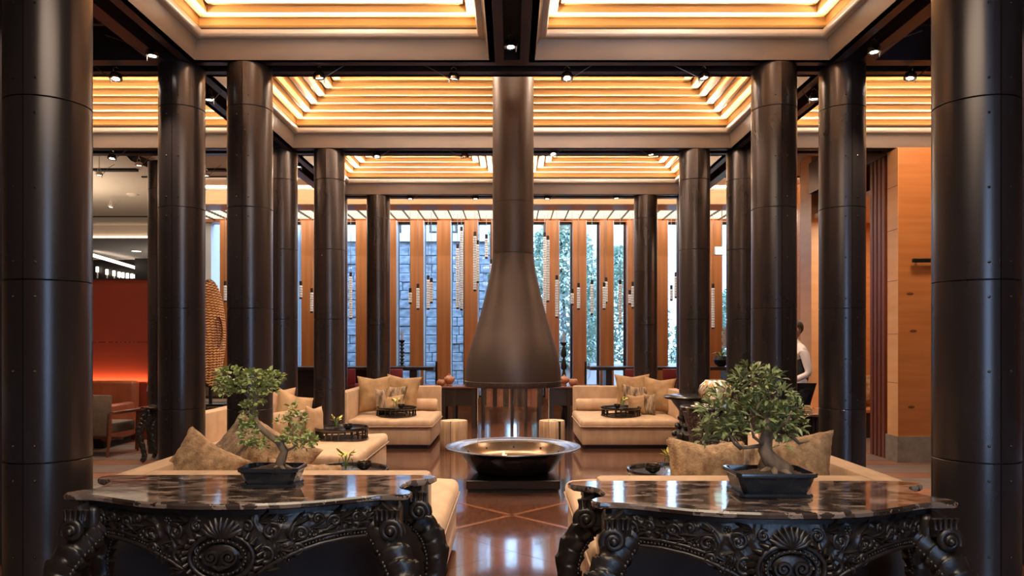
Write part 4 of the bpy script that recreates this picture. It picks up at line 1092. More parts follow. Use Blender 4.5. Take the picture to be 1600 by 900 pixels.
def bar_table(x0, x1, label, legs, panels):
    cx = (x0+x1)/2; y0, y1 = 15.2, 15.9
    t = thing('bar_table', label, 'table', (cx, 15.55, 0), 0)
    MB().rbox(x0-cx, x1-cx, -.35, .35, .95, 1.02, .008, 1).build('table_top', DARKW, t)
    for xa, xb in legs: MB().box(xa-cx, xb-cx, -.3, .3, 0, .95).build('leg', DARKW, t, None)
    for xa, xb in panels: MB().box(xa-cx, xb-cx, -.2, -.16, .1, .95).build('front_panel', DARKW, t, None)
bar_table(-5.0, -1.62, 'long high dark bar table under the windows, disc side of the hood', [(-4.95, -4.85), (-2.12, -1.97)], [(-4.85, -3.0)])
bar_table(1.62, 4.75, 'long high dark bar table under the windows, alcove side of the hood', [(1.95, 2.07), (4.5, 4.62)], [])
def bar_chair(x, y, label):
    t = thing('bar_chair', label, 'chair', (x, y, 0), 0, 'crimson backed chairs at the bar tables')
    MB().rbox(-.2, .2, -.2, .2, .62, .70, .02, 2).build('seat', REDCH, t)
    MB().rbox(-.2, .2, -.22, -.17, .70, 1.0, .015, 2).build('backrest', REDCH, t)
    for sx in (-.17, .17):
        for sy in (-.17, .17): MB().box(sx-.018, sx+.018, sy-.018, sy+.018, 0, .62).build('leg', DARKW, t, None)
    MB().box(-.17, .17, -.185, -.155, .25, .28).build('foot_rail', DARKW, t, None)
for (x, y, Y, lab) in ((616, 580, 14.7, 'crimson backed chair peeping between steel column and hood, above the gold cushions'), (543, 583, 14.7, 'crimson backed chair, a sliver beside the disc-side steel column'), (990, 582, 14.7, 'crimson backed chair above the wide gold cushion, alcove side'),
                       (1048, 585, 14.7, 'crimson backed chair between two alcove-side steel columns')):
    q = P(x, y, Y); bar_chair(q.x, Y, lab)
# small things on the tables
def teapot(x, y, z, s_, label, m=CLAY):
    t = thing('clay_pot', label, 'pot', (x, y, z), 0); t.scale = (s_,)*3
    MB().lathe([(.045, 0), (.05, .01), (.04, .03), (.085, .07), (.10, .11), (.085, .15), (.05, .165)], 20).build('body', m, t, 50)
    MB().lathe([(.055, .163), (.04, .18), (.012, .19), (.018, .205), (0, .215)], 16).build('lid', m, t, 50)
def nut(x, y, z, r, label):
    t = thing('round_vessel', label, 'bowl', (x, y, z), 0)
    MB().lathe([(r*.5, 0), (r*.95, r*.45), (r, r*.9), (r*.75, r*1.4), (r*.5, r*1.5), (r*.45, r*1.42)], 18, None, True, False).build('body', CLAY if r > .06 else BRASS, t, 50)
    MB().ball((0, 0, r*1.45), r*.3, 8, 6).build('knob', STAND, t)
teapot(-1.13, 13.25, .745, 1.0, 'small terracotta lidded pot on the table end beside the hood, disc side')
nut(-1.27, 13.2, .745, .075, 'squat dark clay bowl beside the terracotta lidded pot')
nut(-1.33, 13.42, .745, .05, 'tiny bronze bowl half hidden behind the squat clay bowl')
teapot(.94, 13.25, .745, .95, 'terracotta lidded pot half hidden by the hood edge, alcove side')
nut(1.10, 13.2, .745, .085, 'squat brown clay bowl on the table right beside the alcove-side daybed')
def candlestick(x, Y, z, h_, label):
    t = thing('candlestick', label, 'candlestick', (x, Y, z), 0)
    pr = [(.09, 0), (.07, .02), (.03, .04)]
    n = 6
    for i in range(n):
        z0 = .05+i*(h_-.1)/n; z1 = z0+(h_-.1)/n; pr += [(.022, z0), (.055, z0+.03), (.05, (z0+z1)/2), (.022, z1-.01)]
    pr += [(.05, h_-.04), (.06, h_), (0, h_)]
    MB().lathe(pr, 12).build('turned_stem', STAND, t, 50)
    MB().cyl(.022, h_, h_+.2, 10).build('candle', WPETAL, t)
    b = MB(); b.cyl(.07, h_-.01, h_+.005, 14); b.build('drip_pan', STAND, t)
candlestick(P(628, 0, 15.3).x, 15.3, 1.02, .55, 'black turned candlestick on the disc-side bar table')
candlestick(P(881, 0, 14.0).x, 14.0, .0, 1.52, 'tall black turned candlestick on the floor beside the hood, alcove side')
for x, lab in ((682, 'thin black rod stand at the end of the disc-side bar table'), (915, 'thin black rod stand at the end of the alcove-side bar table')):
    q = P(x, 600, 14.3)
    t = thing('rod_stand', lab, 'stand', (q.x, 14.3, 0))
    MB().cyl(.02, .012, 1.15, 8).build('rod', STAND, t); MB().cyl(.12, 0, .014, 16).build('base', STAND, t)
    MB().lathe([(.02, .80), (.05, .86), (.06, .95), (.045, 1.05), (.02, 1.12)], 12, T(.03, 0, 0)).build('paper_lantern', CGLASS, t)
# orchid on the bar table
q = P(1127, 572, 15.5)
t = thing('potted_orchid', 'white orchid in a round black pot on the alcove-side bar table', 'plant', (q.x, 15.5, 1.02))
MB().lathe([(.07, 0), (.14, .06), (.16, .14), (.12, .22), (.10, .22)], 20).build('pot', STAND, t)
b = MB(); b.tube([(0, 0, .2), (.02, 0, .45), (.05, 0, .68), (.09, -.03, .78), (.12, -.05, .74)], .008, 6); b.build('stem', STEMG, t)
b = MB()
for i in range(9):
    z = .78-.045*i; x = .06+.02*math.sin(i*2.1)
    for q_ in range(5):
        a = 2*PI*q_/5; b.ball((x+.032*math.cos(a), -.04, z+.032*math.sin(a)), .024, 6, 4, (1, .3, 1))
b.build('blossom', WPETAL, t, 180)
b = MB()
for a in (.3, 1.8, 3.4, 5.0): b.tube([(0, 0, .2), (.12*math.cos(a), .08*math.sin(a), .3), (.22*math.cos(a), .14*math.sin(a), .26)], [.012, .03, .004], 6, flat=.2)
b.build('leaf', STEMG, t)

# ================================================================== CARVED PEDESTAL, DRUM AND BOWL (alcove side)
q = P(1078, 618, 8.5)
t = thing('carved_pedestal_table', 'small round black carved pedestal table behind the shell inlaid drum', 'table', (q.x, 8.5, 0))
zt = q.z
MB().lathe([(0, zt-.05), (.22, zt-.05), (.29, zt-.035), (.30, zt-.01), (.285, zt), (0, zt)], 36, None, False, False).build('table_top', EBONY, t)
MB().lathe([(.18, 0), (.2, .03), (.10, .08), (.07, .2), (.12, .34), (.17, .46), (.10, .58), (.09, .68), (.22, zt-.05)], 24).build('pedestal', CARVE, t, 50)
b = MB()
for i in range(8):
    a = 2*PI*i/8
    for j in range(7):
        z = .1+.09*j; r_ = [.12, .10, .12, .16, .18, .15, .11][j]; b.ball((r_*math.cos(a+j*.2), r_*math.sin(a+j*.2), z), .035, 6, 4)
stuff(b.build('carving', CARVE, t, 180))
q = P(1106, 634, 7.5); zt = q.z
t = thing('shell_inlaid_drum', 'dark drum table with pale speckled shell inlay beside the bushy bonsai', 'table', (q.x, 7.5, 0))
MB().lathe([(.22, 0), (.24, .03), (.19, .2), (.17, .4), (.20, .62), (.25, zt-.06)], 36, None, True, False).build('body', PEARL, t, 50)
MB().lathe([(.25, zt-.06), (.275, zt-.045), (.28, zt-.012), (.27, zt), (0, zt)], 40, None, False, False).build('table_top', EBONY, t, 40)
b = MB()
for j in range(9):
    for i in range(26):
        a = 2*PI*(i+.5*(j % 2))/26; z = .08+j*.082; r_ = [.222, .21, .195, .185, .178, .178, .185, .20, .22][j]
        b.ball((r_*math.cos(a), r_*math.sin(a), z), .014, 5, 4, (1, 1, 1.3))
stuff(b.build('shell_chip', PEARL, t, None))
zd = zt
for (dx, dy, rz, z, lab) in ((-.09, -.14, .2, 0, 'open white booklet lying lowest on the shell inlaid drum'), (-.05, -.10, -.15, .014, 'white booklet lying uppermost on the shell inlaid drum')):
    o = MB().rbox(-.10, .10, -.06, .06, 0, .012, .003, 1).build('booklet', PAPER, None); o.location = (q.x+dx, 7.5+dy, zd+z+.001); o.rotation_euler.z = rz; tag(o, lab, 'booklet', 'booklets on the drum')
t = thing('glass_bowl', 'round gilded glass bowl standing behind the bushy bonsai', 'bowl', (q.x+.09, 7.56, zd))
MB().lathe([(.06, 0), (.055, .015), (.09, .03), (.15, .09), (.17, .15), (.15, .21), (.11, .245), (.10, .26), (.095, .258), (.105, .24), (.145, .205)], 32, None, True, False).build('bowl', GILTGLASS, t, 60)
b = MB()
for i in range(20):
    a = 2*PI*i/20; b.tube([(.152*math.cos(a), .152*math.sin(a), .092), (.172*math.cos(a+.25), .172*math.sin(a+.25), .15), (.152*math.cos(a+.5), .152*math.sin(a+.5), .208)], .004, 5)
b.build('swirl', GOLD, t)

# ================================================================== HOST STAND, WAITER (alcove side)
q0, q1 = P(1215, 647, 7.75), P(1345, 647, 7.75); zt = q0.z
t = thing('slatted_host_stand', 'dark slatted host stand with reddish top between the alcove-side columns', 'cabinet', ((q0.x+q1.x)/2, 8.0, 0))
wx = (q1.x-q0.x)/2
MB().rbox(-wx, wx, -.25, .35, zt-.03, zt, .005, 1).build('top', REDTOP, t)
MB().box(-wx+.03, wx-.03, -.2, .3, 0, zt-.03).build('carcass', DARKW, t, None)
sm = MB().box(-.012, .012, -.228, -.2, .04, zt-.035).mesh('slat', DARKW, None); x = -wx+.05
while x < wx-.04: place(sm, 'slat', t, (x, 0, 0)); x += .042
qq = P(1250, 630, 7.95)
t = thing('reading_lamp', 'small black folded lamp standing on the slatted host stand', 'lamp', (qq.x, 7.95, zt))
MB().cyl(.06, 0, .015, 16).build('base', STAND, t)
MB().tube([(0, 0, .01), (.01, 0, .06), (-.06, 0, .16)], .008, 6).build('stem', STAND, t)
MB().rbox(-.07, .05, -.03, .03, -.010, .010, .004, 1, T(-.05, 0, .16) @ R(.5, 'Y')).build('shade', STAND, t)

def skinned(name, verts, edges, rad, m, parent, root=0, sub=2, loc=(0, 0, 0)):
    me = bpy.data.meshes.new(name); me.from_pydata(verts, edges, []); o = bpy.data.objects.new(name, me); COL.objects.link(o)
    o.parent = parent; o.location = loc
    sk = o.modifiers.new('skin', 'SKIN'); sk.use_smooth_shade = True
    for i, r_ in enumerate(rad):
        d = me.skin_vertices[0].data[i]; d.radius = (r_, r_) if not isinstance(r_, tuple) else r_; d.use_root = (i == root)
    sb = o.modifiers.new('sub', 'SUBSURF'); sb.levels = sub; sb.render_levels = sub
    me.materials.append(m); return o
def waiter():
    Y = 9.0; q = P(1249, 530, Y)
    t = thing('person', 'walking person in white shirt and black waistcoat, half hidden by a steel column', 'person', (q.x-.02, Y, 0), 0)
    # pelvis, spine, neck, head; legs in stride; bent arms held before the body (the figure walks to the left)
    V = [(0, 0, .96), (0, 0, 1.12), (0, 0, 1.28), (-.01, 0, 1.42), (-.02, 0, 1.50), (-.03, 0, 1.56),
         (0, -.10, .92), (-.14, -.10, .50), (-.16, -.10, .09), (-.29, -.10, .035),
         (0, .10, .92), (.08, .10, .50), (.28, .10, .12), (.18, .10, .035),
         (0, -.19, 1.42), (.05, -.23, 1.14), (-.15, -.20, 1.05), (-.24, -.18, 1.06),
         (0, .19, 1.42), (.05, .23, 1.14), (-.15, .20, 1.05), (-.24, .18, 1.06)]
    E = [(0, 1), (1, 2), (2, 3), (3, 4), (4, 5), (0, 6), (6, 7), (7, 8), (8, 9), (0, 10), (10, 11), (11, 12), (12, 13), (3, 14), (14, 15), (15, 16), (16, 17), (3, 18), (18, 19), (19, 20), (20, 21)]
    Rr = [(.12, .15), (.105, .14), (.12, .16), (.11, .15), .055, .05, .085, .058, .04, .038, .085, .058, .04, .038, .062, .045, .034, .026, .062, .045, .034, .026]
    body = skinned('body', V, E, Rr, SHIRT, t)
    # trousers and shirt share the one body surface: material by height
    body.data.materials.clear(); body.data.materials.append(SHIRT)
    tv = [(0, 0, .98), (0, -.10, .91), (-.14, -.10, .50), (-.16, -.10, .12), (0, .10, .91), (.08, .10, .50), (.26, .10, .16)]
    skinned('trousers', tv, [(0, 1), (1, 2), (2, 3), (0, 4), (4, 5), (5, 6)], [(.14, .17), .098, .072, .062, .098, .072, .062], VEST, t)
    skinned('waistcoat', [(0, 0, .98), (0, 0, 1.14), (0, 0, 1.28), (-.005, 0, 1.37), (0, -.10, 1.425), (0, .10, 1.425)], [(0, 1), (1, 2), (2, 3), (3, 4), (3, 5)], [(.14, .17), (.125, .16), (.138, .182), (.125, .165), .068, .068], VEST, t)
    hd_ = MB(); bm = bmesh.new(); bmesh.ops.create_icosphere(bm, subdivisions=4, radius=1)
    for v in bm.verts:
        c = v.co.copy(); c.x *= .095; c.y *= .072; c.z *= .115
        if c.z < 0: c.x *= 1-.25*(-c.z/.115); c.y *= 1-.35*(-c.z/.115)
        f_ = -c.x
        if f_ > .05 and abs(c.y) < .02 and -.03 < c.z < .012: c.x -= .022*(1-abs(c.y)/.02)*(1-abs(c.z+.012)/.03 if abs(c.z+.012) < .03 else 0)
        for ey in (-.03, .03):
            d = ((c.y-ey)**2+(c.z-.008)**2)**.5
            if f_ > .04 and d < .018: c.x += .008*(1-d/.018)
        v.co = c
    hd_.bm(bm, T(-.045, 0, 1.665)); hd_.build('head', SKIN, t, 180)
    b = MB()
    for ey in (-.03, .03): b.ball((-.045-.083, ey, 1.673), .010, 8, 6)
    b.build('eye', WPETAL, t)
    b = MB(); b.ball((-.045-.076, 0, 1.612), .02, 8, 6, (.4, 1, .3)); b.build('mouth', REDCH, t)
    for s_ in (-1, 1): MB().ball((-.035, s_*.072, 1.66), .03, 8, 6, (.7, .3, 1)).build('ear', SKIN, t)
    bm = bmesh.new(); bmesh.ops.create_icosphere(bm, subdivisions=3, radius=1)
    for v in bm.verts: v.co = Vector((v.co.x*.10, v.co.y*.08, v.co.z*.10))
    bmesh.ops.delete(bm, geom=[v for v in bm.verts if v.co.z < -.02 and v.co.x < .03 or v.co.x < -.07 and v.co.z < .05], context='VERTS')
    MB().bm(bm, T(-.03, 0, 1.70)).build('hair', HAIR, t, 180)
    for s_ in (-1, 1):
        h0 = Vector((-.25, s_*.18, 1.06)); b = MB()
        b.ball(h0+Vector((-.035, 0, 0)), .036, 10, 8, (1.2, .85, .5))
        for i, L_ in enumerate((.055, .068, .072, .062)):
            y = -.027+.018*i; p = h0+Vector((-.075, y, 0)); b.tube([p, p+Vector((-L_*.5, 0, -.006)), p+Vector((-L_*.85, 0, -.026))], [.009, .0085, .007], 7)
        p = h0+Vector((-.03, -s_*.03, 0)); b.tube([p, p+Vector((-.03, -s_*.022, .004)), p+Vector((-.055, -s_*.024, -.004))], [.011, .010, .008], 7)
        b.build('hand', SKIN, t, 180)
    tr = thing('serving_tray', 'flat dark tray carried level by the walking person', 'tray', (q.x-.02-.40, Y, 1.095))
    MB().lathe([(0, 0), (.2, 0), (.215, .015), (.21, .018), (.195, .006), (0, .006)], 32, None, False, False).build('tray_plate', TRAYM, tr)
waiter()
# bench and cushion inside the alcove
t = thing('alcove_bench', 'timber bench built low inside the alcove beyond the dark red slats', 'bench', (5.72, 11.9, 0))
MB().rbox(-.8, .6, -.25, .5, .40, .46, .01, 1).build('seat', WALLW, t); MB().box(-.75, .55, -.2, .45, 0, .40).build('base', DARKW, t, None)
cushion((5.85, 12.2, .74), .6, .56, .22, FUR, (-.25, 0, 0), 'pale fur cushion on the bench in the timber alcove', 'alcove cushions', True, 'fur_cushion')

# ================================================================== RATTAN DISC
q = P(329, 521, 9.45)
t = thing('rattan_disc', 'big round woven rattan disc sculpture seen edgewise between two columns', 'sculpture', (q.x, q.y, .705))
zc = q.z-.705; RD = .675; M0 = R(math.radians(98), 'Z')
b = MB(); b.lathe([(0, -.02), (RD*.7, -.055), (RD*.97, -.01), (RD*.97, .01), (RD*.7, .055), (0, .02)], 40, T(0, 0, zc) @ M0 @ R(PI/2, 'X')); b.build('core', RATTAND, t, 60)
NS = 40
for i in range(NS):
    z = -RD+RD*2*(i+.5)/NS; hw = math.sqrt(max(0, RD*RD-z*z))
    if hw < .08: continue
    hi = math.sqrt(max(0, .222**2-z*z))
    for sd_ in (-1, 1):
        def run(xa, xb, nm, mm, k_):
            n = max(6, int((xb-xa)*30)); pp = []
            for j in range(n+1):
                x = xa+(xb-xa)*j/n; r_ = math.hypot(x, z)/RD
                pp.append((x, sd_*(.012+.085*max(0, 1-r_**2)**.8)*k_, z+.0065*math.sin(x*42+i*.5)))
            b = MB(); b.tube(pp, .0145, 5, T(0, 0, zc) @ M0); b.build(nm, mm, t, 180)
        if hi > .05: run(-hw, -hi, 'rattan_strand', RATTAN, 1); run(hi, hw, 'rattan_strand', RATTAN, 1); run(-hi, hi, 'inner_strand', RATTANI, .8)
        else: run(-hw, hw, 'rattan_strand', RATTAN, 1)
b = MB()
for sd_ in (-1, 1): b.tube([(.225*math.cos(a), sd_*(.012+.085*.86), .225*math.sin(a)) for a in [2*PI*k_/36 for k_ in range(37)]], .013, 6, T(0, 0, zc) @ M0)
b.build('inner_ring', RATTAND, t)
b = MB(); b.tube([(RD*1.01*math.cos(a), 0, RD*1.01*math.sin(a)) for a in [2*PI*k_/60 for k_ in range(61)]], .014, 6, T(0, 0, zc) @ M0)
b.build('steel_hoop', STAND, t)
b = MB(); b.cyl(.022, .02, zc-RD, 10); b.box(-.2, .2, -.1, .1, 0, .025); b.build('stand', STAND, t)
zb_ = zc-RD
t2 = None

# ================================================================== DISC-SIDE LOUNGE
t = thing('leather_sofa', 'cognac leather sofa against the oxblood partition, its back glowing', 'sofa', (-6.9, 10.9, 0))
MB().rbox(-1.2, 1.13, .33, .53, .1, .93, .05, 3).build('backrest', LEATHER, t); MB().rbox(-1.2, 1.1, -.45, .33, .2, .45, .05, 3).build('seat', LEATHER, t)
MB().box(-1.1, 1.05, -.35, .4, 0, .2).build('base', DARK, t, None)
MB().rbox(1.02, 1.14, -.4, .34, .1, .62, .04, 3).build('armrest', LEATHER, t)
lp = thing('cord_light', 'tiny white cone light at the end of the cognac sofa back', 'lamp', P(232, 606, 10.9)-Vector((0, 0, 0)))
MB().lathe([(.028, -.05), (.012, .05), (0, .055)], 12).build('cone', WPETAL, lp); MB().cyl(.004, .05, .25, 6).build('cord', STAND, lp); MB().cyl(.02, -(P(232, 606, 10.9).z), -.05, 8).build('post', STAND, lp)
def armchair(x, y, rz, label):
    t = thing('armchair', label, 'chair', (x, y, 0), rz, 'taupe armchairs with mahogany legs')
    MB().rbox(-.33, .33, -.36, -.26, .26, .80, .015, 2, R(-.06, 'X')).build('backrest', GREYUP, t)
    MB().rbox(-.31, .31, -.28, .30, .30, .44, .025, 2).build('seat', GREYUP, t)
    for s_ in (-1, 1):
        MB().rbox(s_*.36-.03, s_*.36+.03, -.26, .30, .56, .60, .008, 1).build('armrest', CHAIRW, t)
        MB().tube([(s_*.36, -.30, .58), (s_*.355, -.30, .3), (s_*.34, -.34, 0)], [.022, .024, .015], 6).build('leg', CHAIRW, t)
        MB().tube([(s_*.36, .27, .57), (s_*.355, .27, .3), (s_*.34, .31, 0)], [.022, .024, .015], 6).build('leg', CHAIRW, t)
    MB().box(-.34, .34, -.03, .0, .2, .235).build('stretcher', CHAIRW, t, None)
    return t
armchair(-5.62, 10.05, -.12, 'taupe armchair with mahogany legs, its back towards us, before the cognac sofa')
armchair(-4.98, 10.75, 1.35, 'taupe armchair mostly hidden behind a steel column, beside the scaly table leg')
t = thing('taupe_sofa', 'taupe sofa with stacked seat cushions far behind the rattan disc', 'sofa', (-5.65, 13.4, 0))
MB().rbox(-1.05, 1.05, .3, .5, .1, 1.05, .05, 3).build('backrest', GREYUP, t); MB().rbox(-1.05, 1.05, -.5, .3, .25, .5, .05, 3).build('seat', GREYUP, t); MB().rbox(-1.0, 1.0, .05, .3, .5, .85, .06, 3).build('back_cushion', GREYUP, t); MB().box(-.95, .95, -.4, .4, 0, .25).build('base', DARK, t, None)

# ================================================================== GLASS PENDANTS
pend = [(470, 446, 465), (487, 457, 487), (541, 441, 472), (548, 432, 497), (641, 457, 473), (653, 450, 482), (669, 437, 482), (674, 441, 472), (715, 388, 481), (721, 361, 483), (742, 369, 453), (746, 382, 440), (760, 373, 402), (768, 412, 440),
        (851, 370, 490), (856, 375, 470), (870, 437, 495), (894, 458, 475), (904, 449, 482), (925, 444, 490), (944, 448, 482), (947, 440, 472), (969, 444, 505), (984, 460, 474), (989, 447, 480), (994, 433, 498), (1049, 452, 468), (1056, 432, 464), (1114, 450, 512), (1244, 452, 496), (352, 446, 470)]
lp_ = sorted(x for x, _, _ in pend if x < 800); rp_ = sorted((x for x, _, _ in pend if x > 800), reverse=True)
rd = random.Random(9)
for x, ya, yb in pend:
    Y = rd.uniform(15.4, 16.1); p = P(x, ya, Y); zb_ = P(x, yb, Y).z; L_ = p.z-zb_
    size = 'short' if L_ < .4 else ('long' if L_ > 1.0 else 'medium length')
    lab = ('%s beaded glass pendant, %s from the disc end of the row before the windows' % (size, ORD[lp_.index(x)])) if x < 800 else ('%s beaded glass pendant, %s from the timber end of the row before the windows' % (size, ORD[rp_.index(x)]))
    t = thing('glass_pendant', lab, 'pendant lamp', (p.x, Y, p.z), 0, 'beaded glass pendants before the windows')
    pr = [(.02, 0)]; n = max(4, int(L_/.05))
    for i in range(n):
        z0 = -L_*i/n; z1 = -L_*(i+1)/n
        pr += [(.029, z0-.004), (.036, z0+(z1-z0)*.3), (.036, z0+(z1-z0)*.7), (.029, z1+.004)]
    pr.append((.012, -L_)); MB().lathe(pr, 10).build('beaded_tube', BEAD, t, 50)
    b = MB()
    for i in range(1, n):
        b.lathe([(.031, -L_*i/n-.006), (.034, -L_*i/n), (.031, -L_*i/n+.006)], 10, None, False, False)
    stuff(b.build('spacer_ring', RINGM, t))
    MB().cyl(.03, -.01, .09, 10).build('cap', CAP, t)
    MB().cyl(.006, .09, 4.27-p.z, 6).build('cord', WIRE, t)
    MB().cyl(.03, -L_-.03, -L_+.01, 10).build('end_cap', CAP, t)

# ================================================================== SPOTLIGHTS
def spot(p, label, group, ztop=None, wire=.3, wdir=1, lit=True, power=1.0, aim=(0, 0), size=1.0, light=True):
    t = thing('spotlight', label, 'spotlight', p, 0, group); s_ = size
    M = R(aim[0], 'X') @ R(aim[1], 'Y')
    MB().lathe([(.030, .045), (.045, .038), (.054, .01), (.056, -.012), (.050, -.014), (.046, -.004)], 20, M, True, False).build('reflector', CHROME, t, 50)
    MB().lathe([(0, -.006), (.030, -.006)], 16, M, False, False).build('lens', LAMPF, t, None)
    b = MB(); b.tube([(-.02, 0, .04), (-.025, 0, .085), (0, 0, .105), (.025, 0, .085), (.02, 0, .04)], .005, 6)
    zt_ = (ztop if ztop is not None else ZB+.17)-p[2]
    b.cyl(.006, .10, zt_, 6)
    b.build('hanger', CHROME, t)
    b = MB(); b.tube([(wdir*.05, 0, 0), (wdir*(.05+wire*.5), 0, min(zt_, .11)), (wdir*(.05+wire), 0, min(zt_, .17))], .0045, 5); b.cyl(.004, -.05, 0, 5, T(wdir*.045, 0, 0)); b.build('cable', WIRE, t)
    if light:
        l = bpy.data.lights.new('spot_beam', 'SPOT'); l.energy = SPOT_POWER*power; l.color = WARM; l.spot_size = math.radians(75); l.spot_blend = .7; l.shadow_soft_size = .03
        o = bpy.data.objects.new('spot_beam', l); COL.objects.link(o); o.parent = t; o.location = (0, 0, -.03); o.rotation_euler = (aim[0], aim[1], 0)
def zat(y, Y): return EYE-(y-HZ)/F*Y
for i, (x, y, w_, wd) in enumerate(((181, 122, .3, -1), (499, 121, .35, 1), (709, 122, .4, -1), (886, 121, .35, 1), (1100, 121, .45, -1), (1422, 121, .3, 1))):
    spot(P(x, y, Y2), '%s spotlight from the disc side, hung from the nearest visible cross beam' % ORD[i], 'spotlights on the nearest cross beam', None, w_, wd, power=1.0, aim=(rd.uniform(-.2, .2), rd.uniform(-.15, .15)))
for i, (x, y, w_, wd) in enumerate(((175, 247, .3, 1), (589, 244, .35, 1), (726, 245, .4, -1), (864, 240, .3, 1), (1017, 241, .35, -1))):
    spot(P(x, y, Y3), '%s spotlight from the disc side, hung from the middle cross beam' % ORD[i], 'spotlights on the middle cross beam', None, w_, wd, power=1.0, aim=(rd.uniform(-.2, .2), rd.uniform(-.15, .15)))
for i, (x, y, w_, wd) in enumerate(((641, 310, .4, 1), (743, 310, .4, -1), (855, 310, .4, 1), (963, 309, .4, -1))):
    spot(P(x, y, Y4), '%s spotlight from the disc side, hung from the farthest cross beam' % ORD[i], 'spotlights on the farthest cross beam', None, w_, wd, power=1.0)
spot(P(238, 86, 6.2), 'spotlight under the long beam beside the nearest disc-side column top', 'spotlights on the long beams', None, .35, -1)
spot(P(1366, 80, 6.1), 'spotlight under the long beam beside the nearest alcove-side column top', 'spotlights on the long beams', None, .35, 1)
spot(P(327, 155, 7.3), 'spotlight in the beam gap between the two disc-side columns of the second row', 'spotlights on the long beams', None, .2, 1)
spot(P(1272, 154, 7.3), 'spotlight in the beam gap between the two alcove-side columns of the second row', 'spotlights on the long beams', None, .2, -1)
spot(P(798, 72, 6.15), 'spotlight on the short middle beam in front of the flue', 'spotlights on the long beams', None, .1, 1)
spot(P(466, 260, 10.4), 'spotlight in the beam gap between disc-side columns of the third row', 'spotlights on the long beams', None, .1, 1)
for (x, y, Y, lab) in ((155, 273, 12.0, 'small ceiling spotlight on the lounge track, nearest the near column edge'), (217, 258, 11.2, 'small ceiling spotlight at the slanting black slot in the lounge ceiling'), (173, 323, 15.5, 'tiny ceiling spotlight deepest in the lounge ceiling'), (322, 274, 12.0, 'tiny ceiling spotlight above the rattan disc')):
    spot(P(x, y, Y), lab, 'spotlights in the plaster ceiling', 4.6, .2, 1, power=.6)
dl = thing('downlight', 'flat round recessed downlight in the far lower soffit beyond the red partition', 'downlight', P(213, 384, 22.0))
dl.location.z = 4.275
MB().cyl(.16, -.012, .0, 20).build('ring', CREAM, dl); MB().cyl(.13, -.016, -.011, 20).build('diffuser', COVEM, dl)
# lamps of the entrance bay, overhead and behind, that light the consoles and the near seats
for i, (x, y) in enumerate(((-3.0, 5.0), (3.0, 5.0), (0, 4.4), (0, 5.0))):
    spot((x, y, 3.98), '%s unseen spotlight over the nearest bay, above the top edge of the view' % ORD[i], 'spotlights over the nearest bay', None, .2, 1, power=1.0, aim=(rd.uniform(0, .1), -.35*(x > 2)+.35*(x < -2)))
sg = thing('exit_light', 'pale green lit sign box hanging before the windows, between alcove-side columns', 'sign', P(1128, 392, 15.0))
MB().rbox(-.15, .15, -.03, .03, -.085, .085, .008, 1).build('housing', LIP, sg); MB().box(-.14, .14, -.034, -.03, -.075, .075).build('lit_face', SIGNM, sg, None)
MB().cyl(.008, .085, 4.62-P(1128, 392, 15.0).z, 6).build('rod', WIRE, sg)

# ================================================================== OUTSIDE THE WINDOWS
bd = thing('neighbour_building', 'grey stone building close outside the disc-side windows', 'building', (-5.2, 23.5, 0))
MB().box(-1.5, 4.4, 0, .6, -.5, 4.75).build('stone_wall', SNOWW, bd, None)
rd = random.Random(6); mlist = [MB().rbox(-w_/2, w_/2, -.06, .05, 0, .27, .02, 1).mesh('stone', SNOWW, 30) for w_ in (.5, .7, .95)]
z = -.2; k = 0
while z < 4.5:
    x = -1.4+rd.uniform(0, .25)
    while x < 4.2:
        i = rd.randrange(3); w_ = (.5, .7, .95)[i]
        place(mlist[i], 'stone', bd, (x+w_/2, rd.uniform(-.05, .03), z)); x += w_+.012
    z += .282; k += 1
MB().box(-1.5, 4.45, -.15, .6, 4.75, 5.0).build('cornice', RENDERW, bd, None)
MB().box(-1.5, 4.4, .1, .6, 5.0, 7.5).build('upper_wall', RENDERW, bd, None)
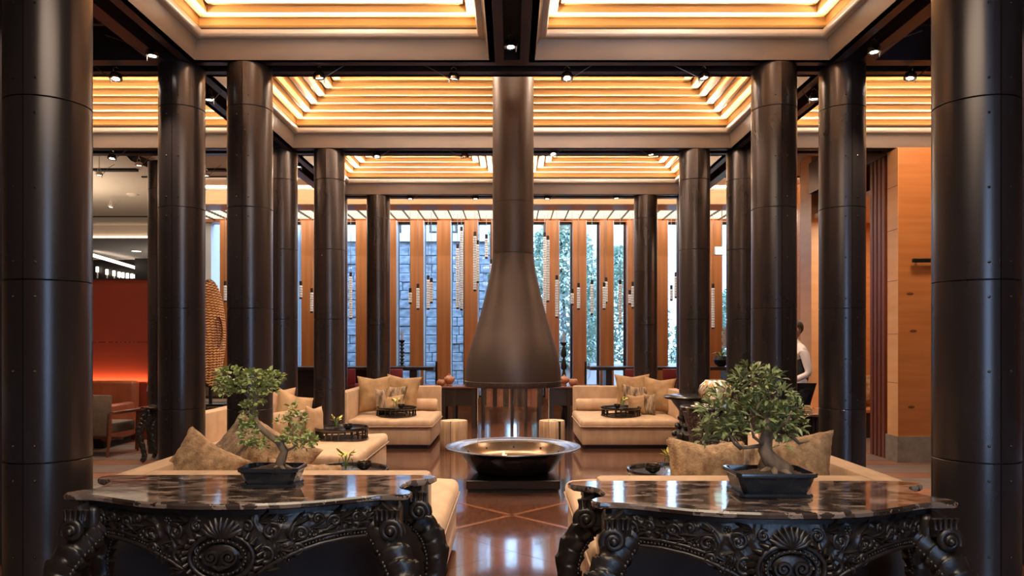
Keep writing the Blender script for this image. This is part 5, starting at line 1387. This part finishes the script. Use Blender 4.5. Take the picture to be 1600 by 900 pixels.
for x in (-.6, 1.2, 3.0):
    f_ = MB().box(-.45, .45, -.02, .1, 5.05, 6.2).build('window', FRAMEM, bd, None, (x, .08, 0)); MB().box(-.38, .38, -.03, -.02, 5.1, 6.15).build('pane', SNOWW, f_, None)
gw = thing('garden_wall', 'low pale garden wall crossing behind the alcove-side windows', 'wall', (4, 24, 0))
MB().box(-3.6, 9, 0, .4, -.5, .75, R(-.15, 'Z')).build('wall_body', RENDERW, gw, None); MB().box(-3.6, 9, -.06, .46, .75, .85, R(-.15, 'Z')).build('coping', RENDERW, gw, None)
def tree(x, y, h_, r_, n, label, seed, conifer=False):
    t = thing('garden_tree', label, 'tree', (x, y, -.5), 0, 'garden trees beyond the windows'); rd = random.Random(seed)
    MB().tube([(0, 0, 0), (.05, 0, h_*.4), (-.03, 0, h_*.85)], [.16, .11, .03], 8).build('trunk', BARKO, t)
    b = MB()
    for _ in range(n):
        z = rd.uniform(.12, 1)**.8; rr = r_*((1-z)*1.05+.05 if conifer else math.sin(PI*min(1, z*.85+.12))**.6)*rd.uniform(.35, 1)**.5
        a = rd.uniform(0, 6.283); c = Vector((rr*math.cos(a), rr*math.sin(a), z*h_)); s_ = rd.uniform(.07, .16)
        M = T(*c) @ R(rd.uniform(0, 6.3), 'Z') @ R(rd.uniform(-.9, .9), 'X')
        b.add([(0, 0, 0), (s_*.5, s_*.7, .03), (0, s_*1.6, -.03), (-s_*.5, s_*.7, .03)], [(0, 1, 2, 3)], M)
    stuff(b.build('foliage', FOLI, t, None))
tree(1.7, 25, 6.5, 1.4, 8000, 'leafy garden tree nearest the hood through the windows', 1)
tree(4.3, 27.6, 5.6, 1.6, 8000, 'leafy garden tree second from the hood through the windows', 2)
tree(6.3, 25.2, 4.6, 1.2, 5200, 'conical garden tree through the windows near the farthest alcove-side column', 3, True)
tree(8.4, 26.5, 4.2, 1.4, 5200, 'broad garden tree through the outermost alcove-side windows', 4)
tree(-.8, 27, 6.0, 1.0, 3600, 'narrow garden tree between the stone building and the hood', 5, True)
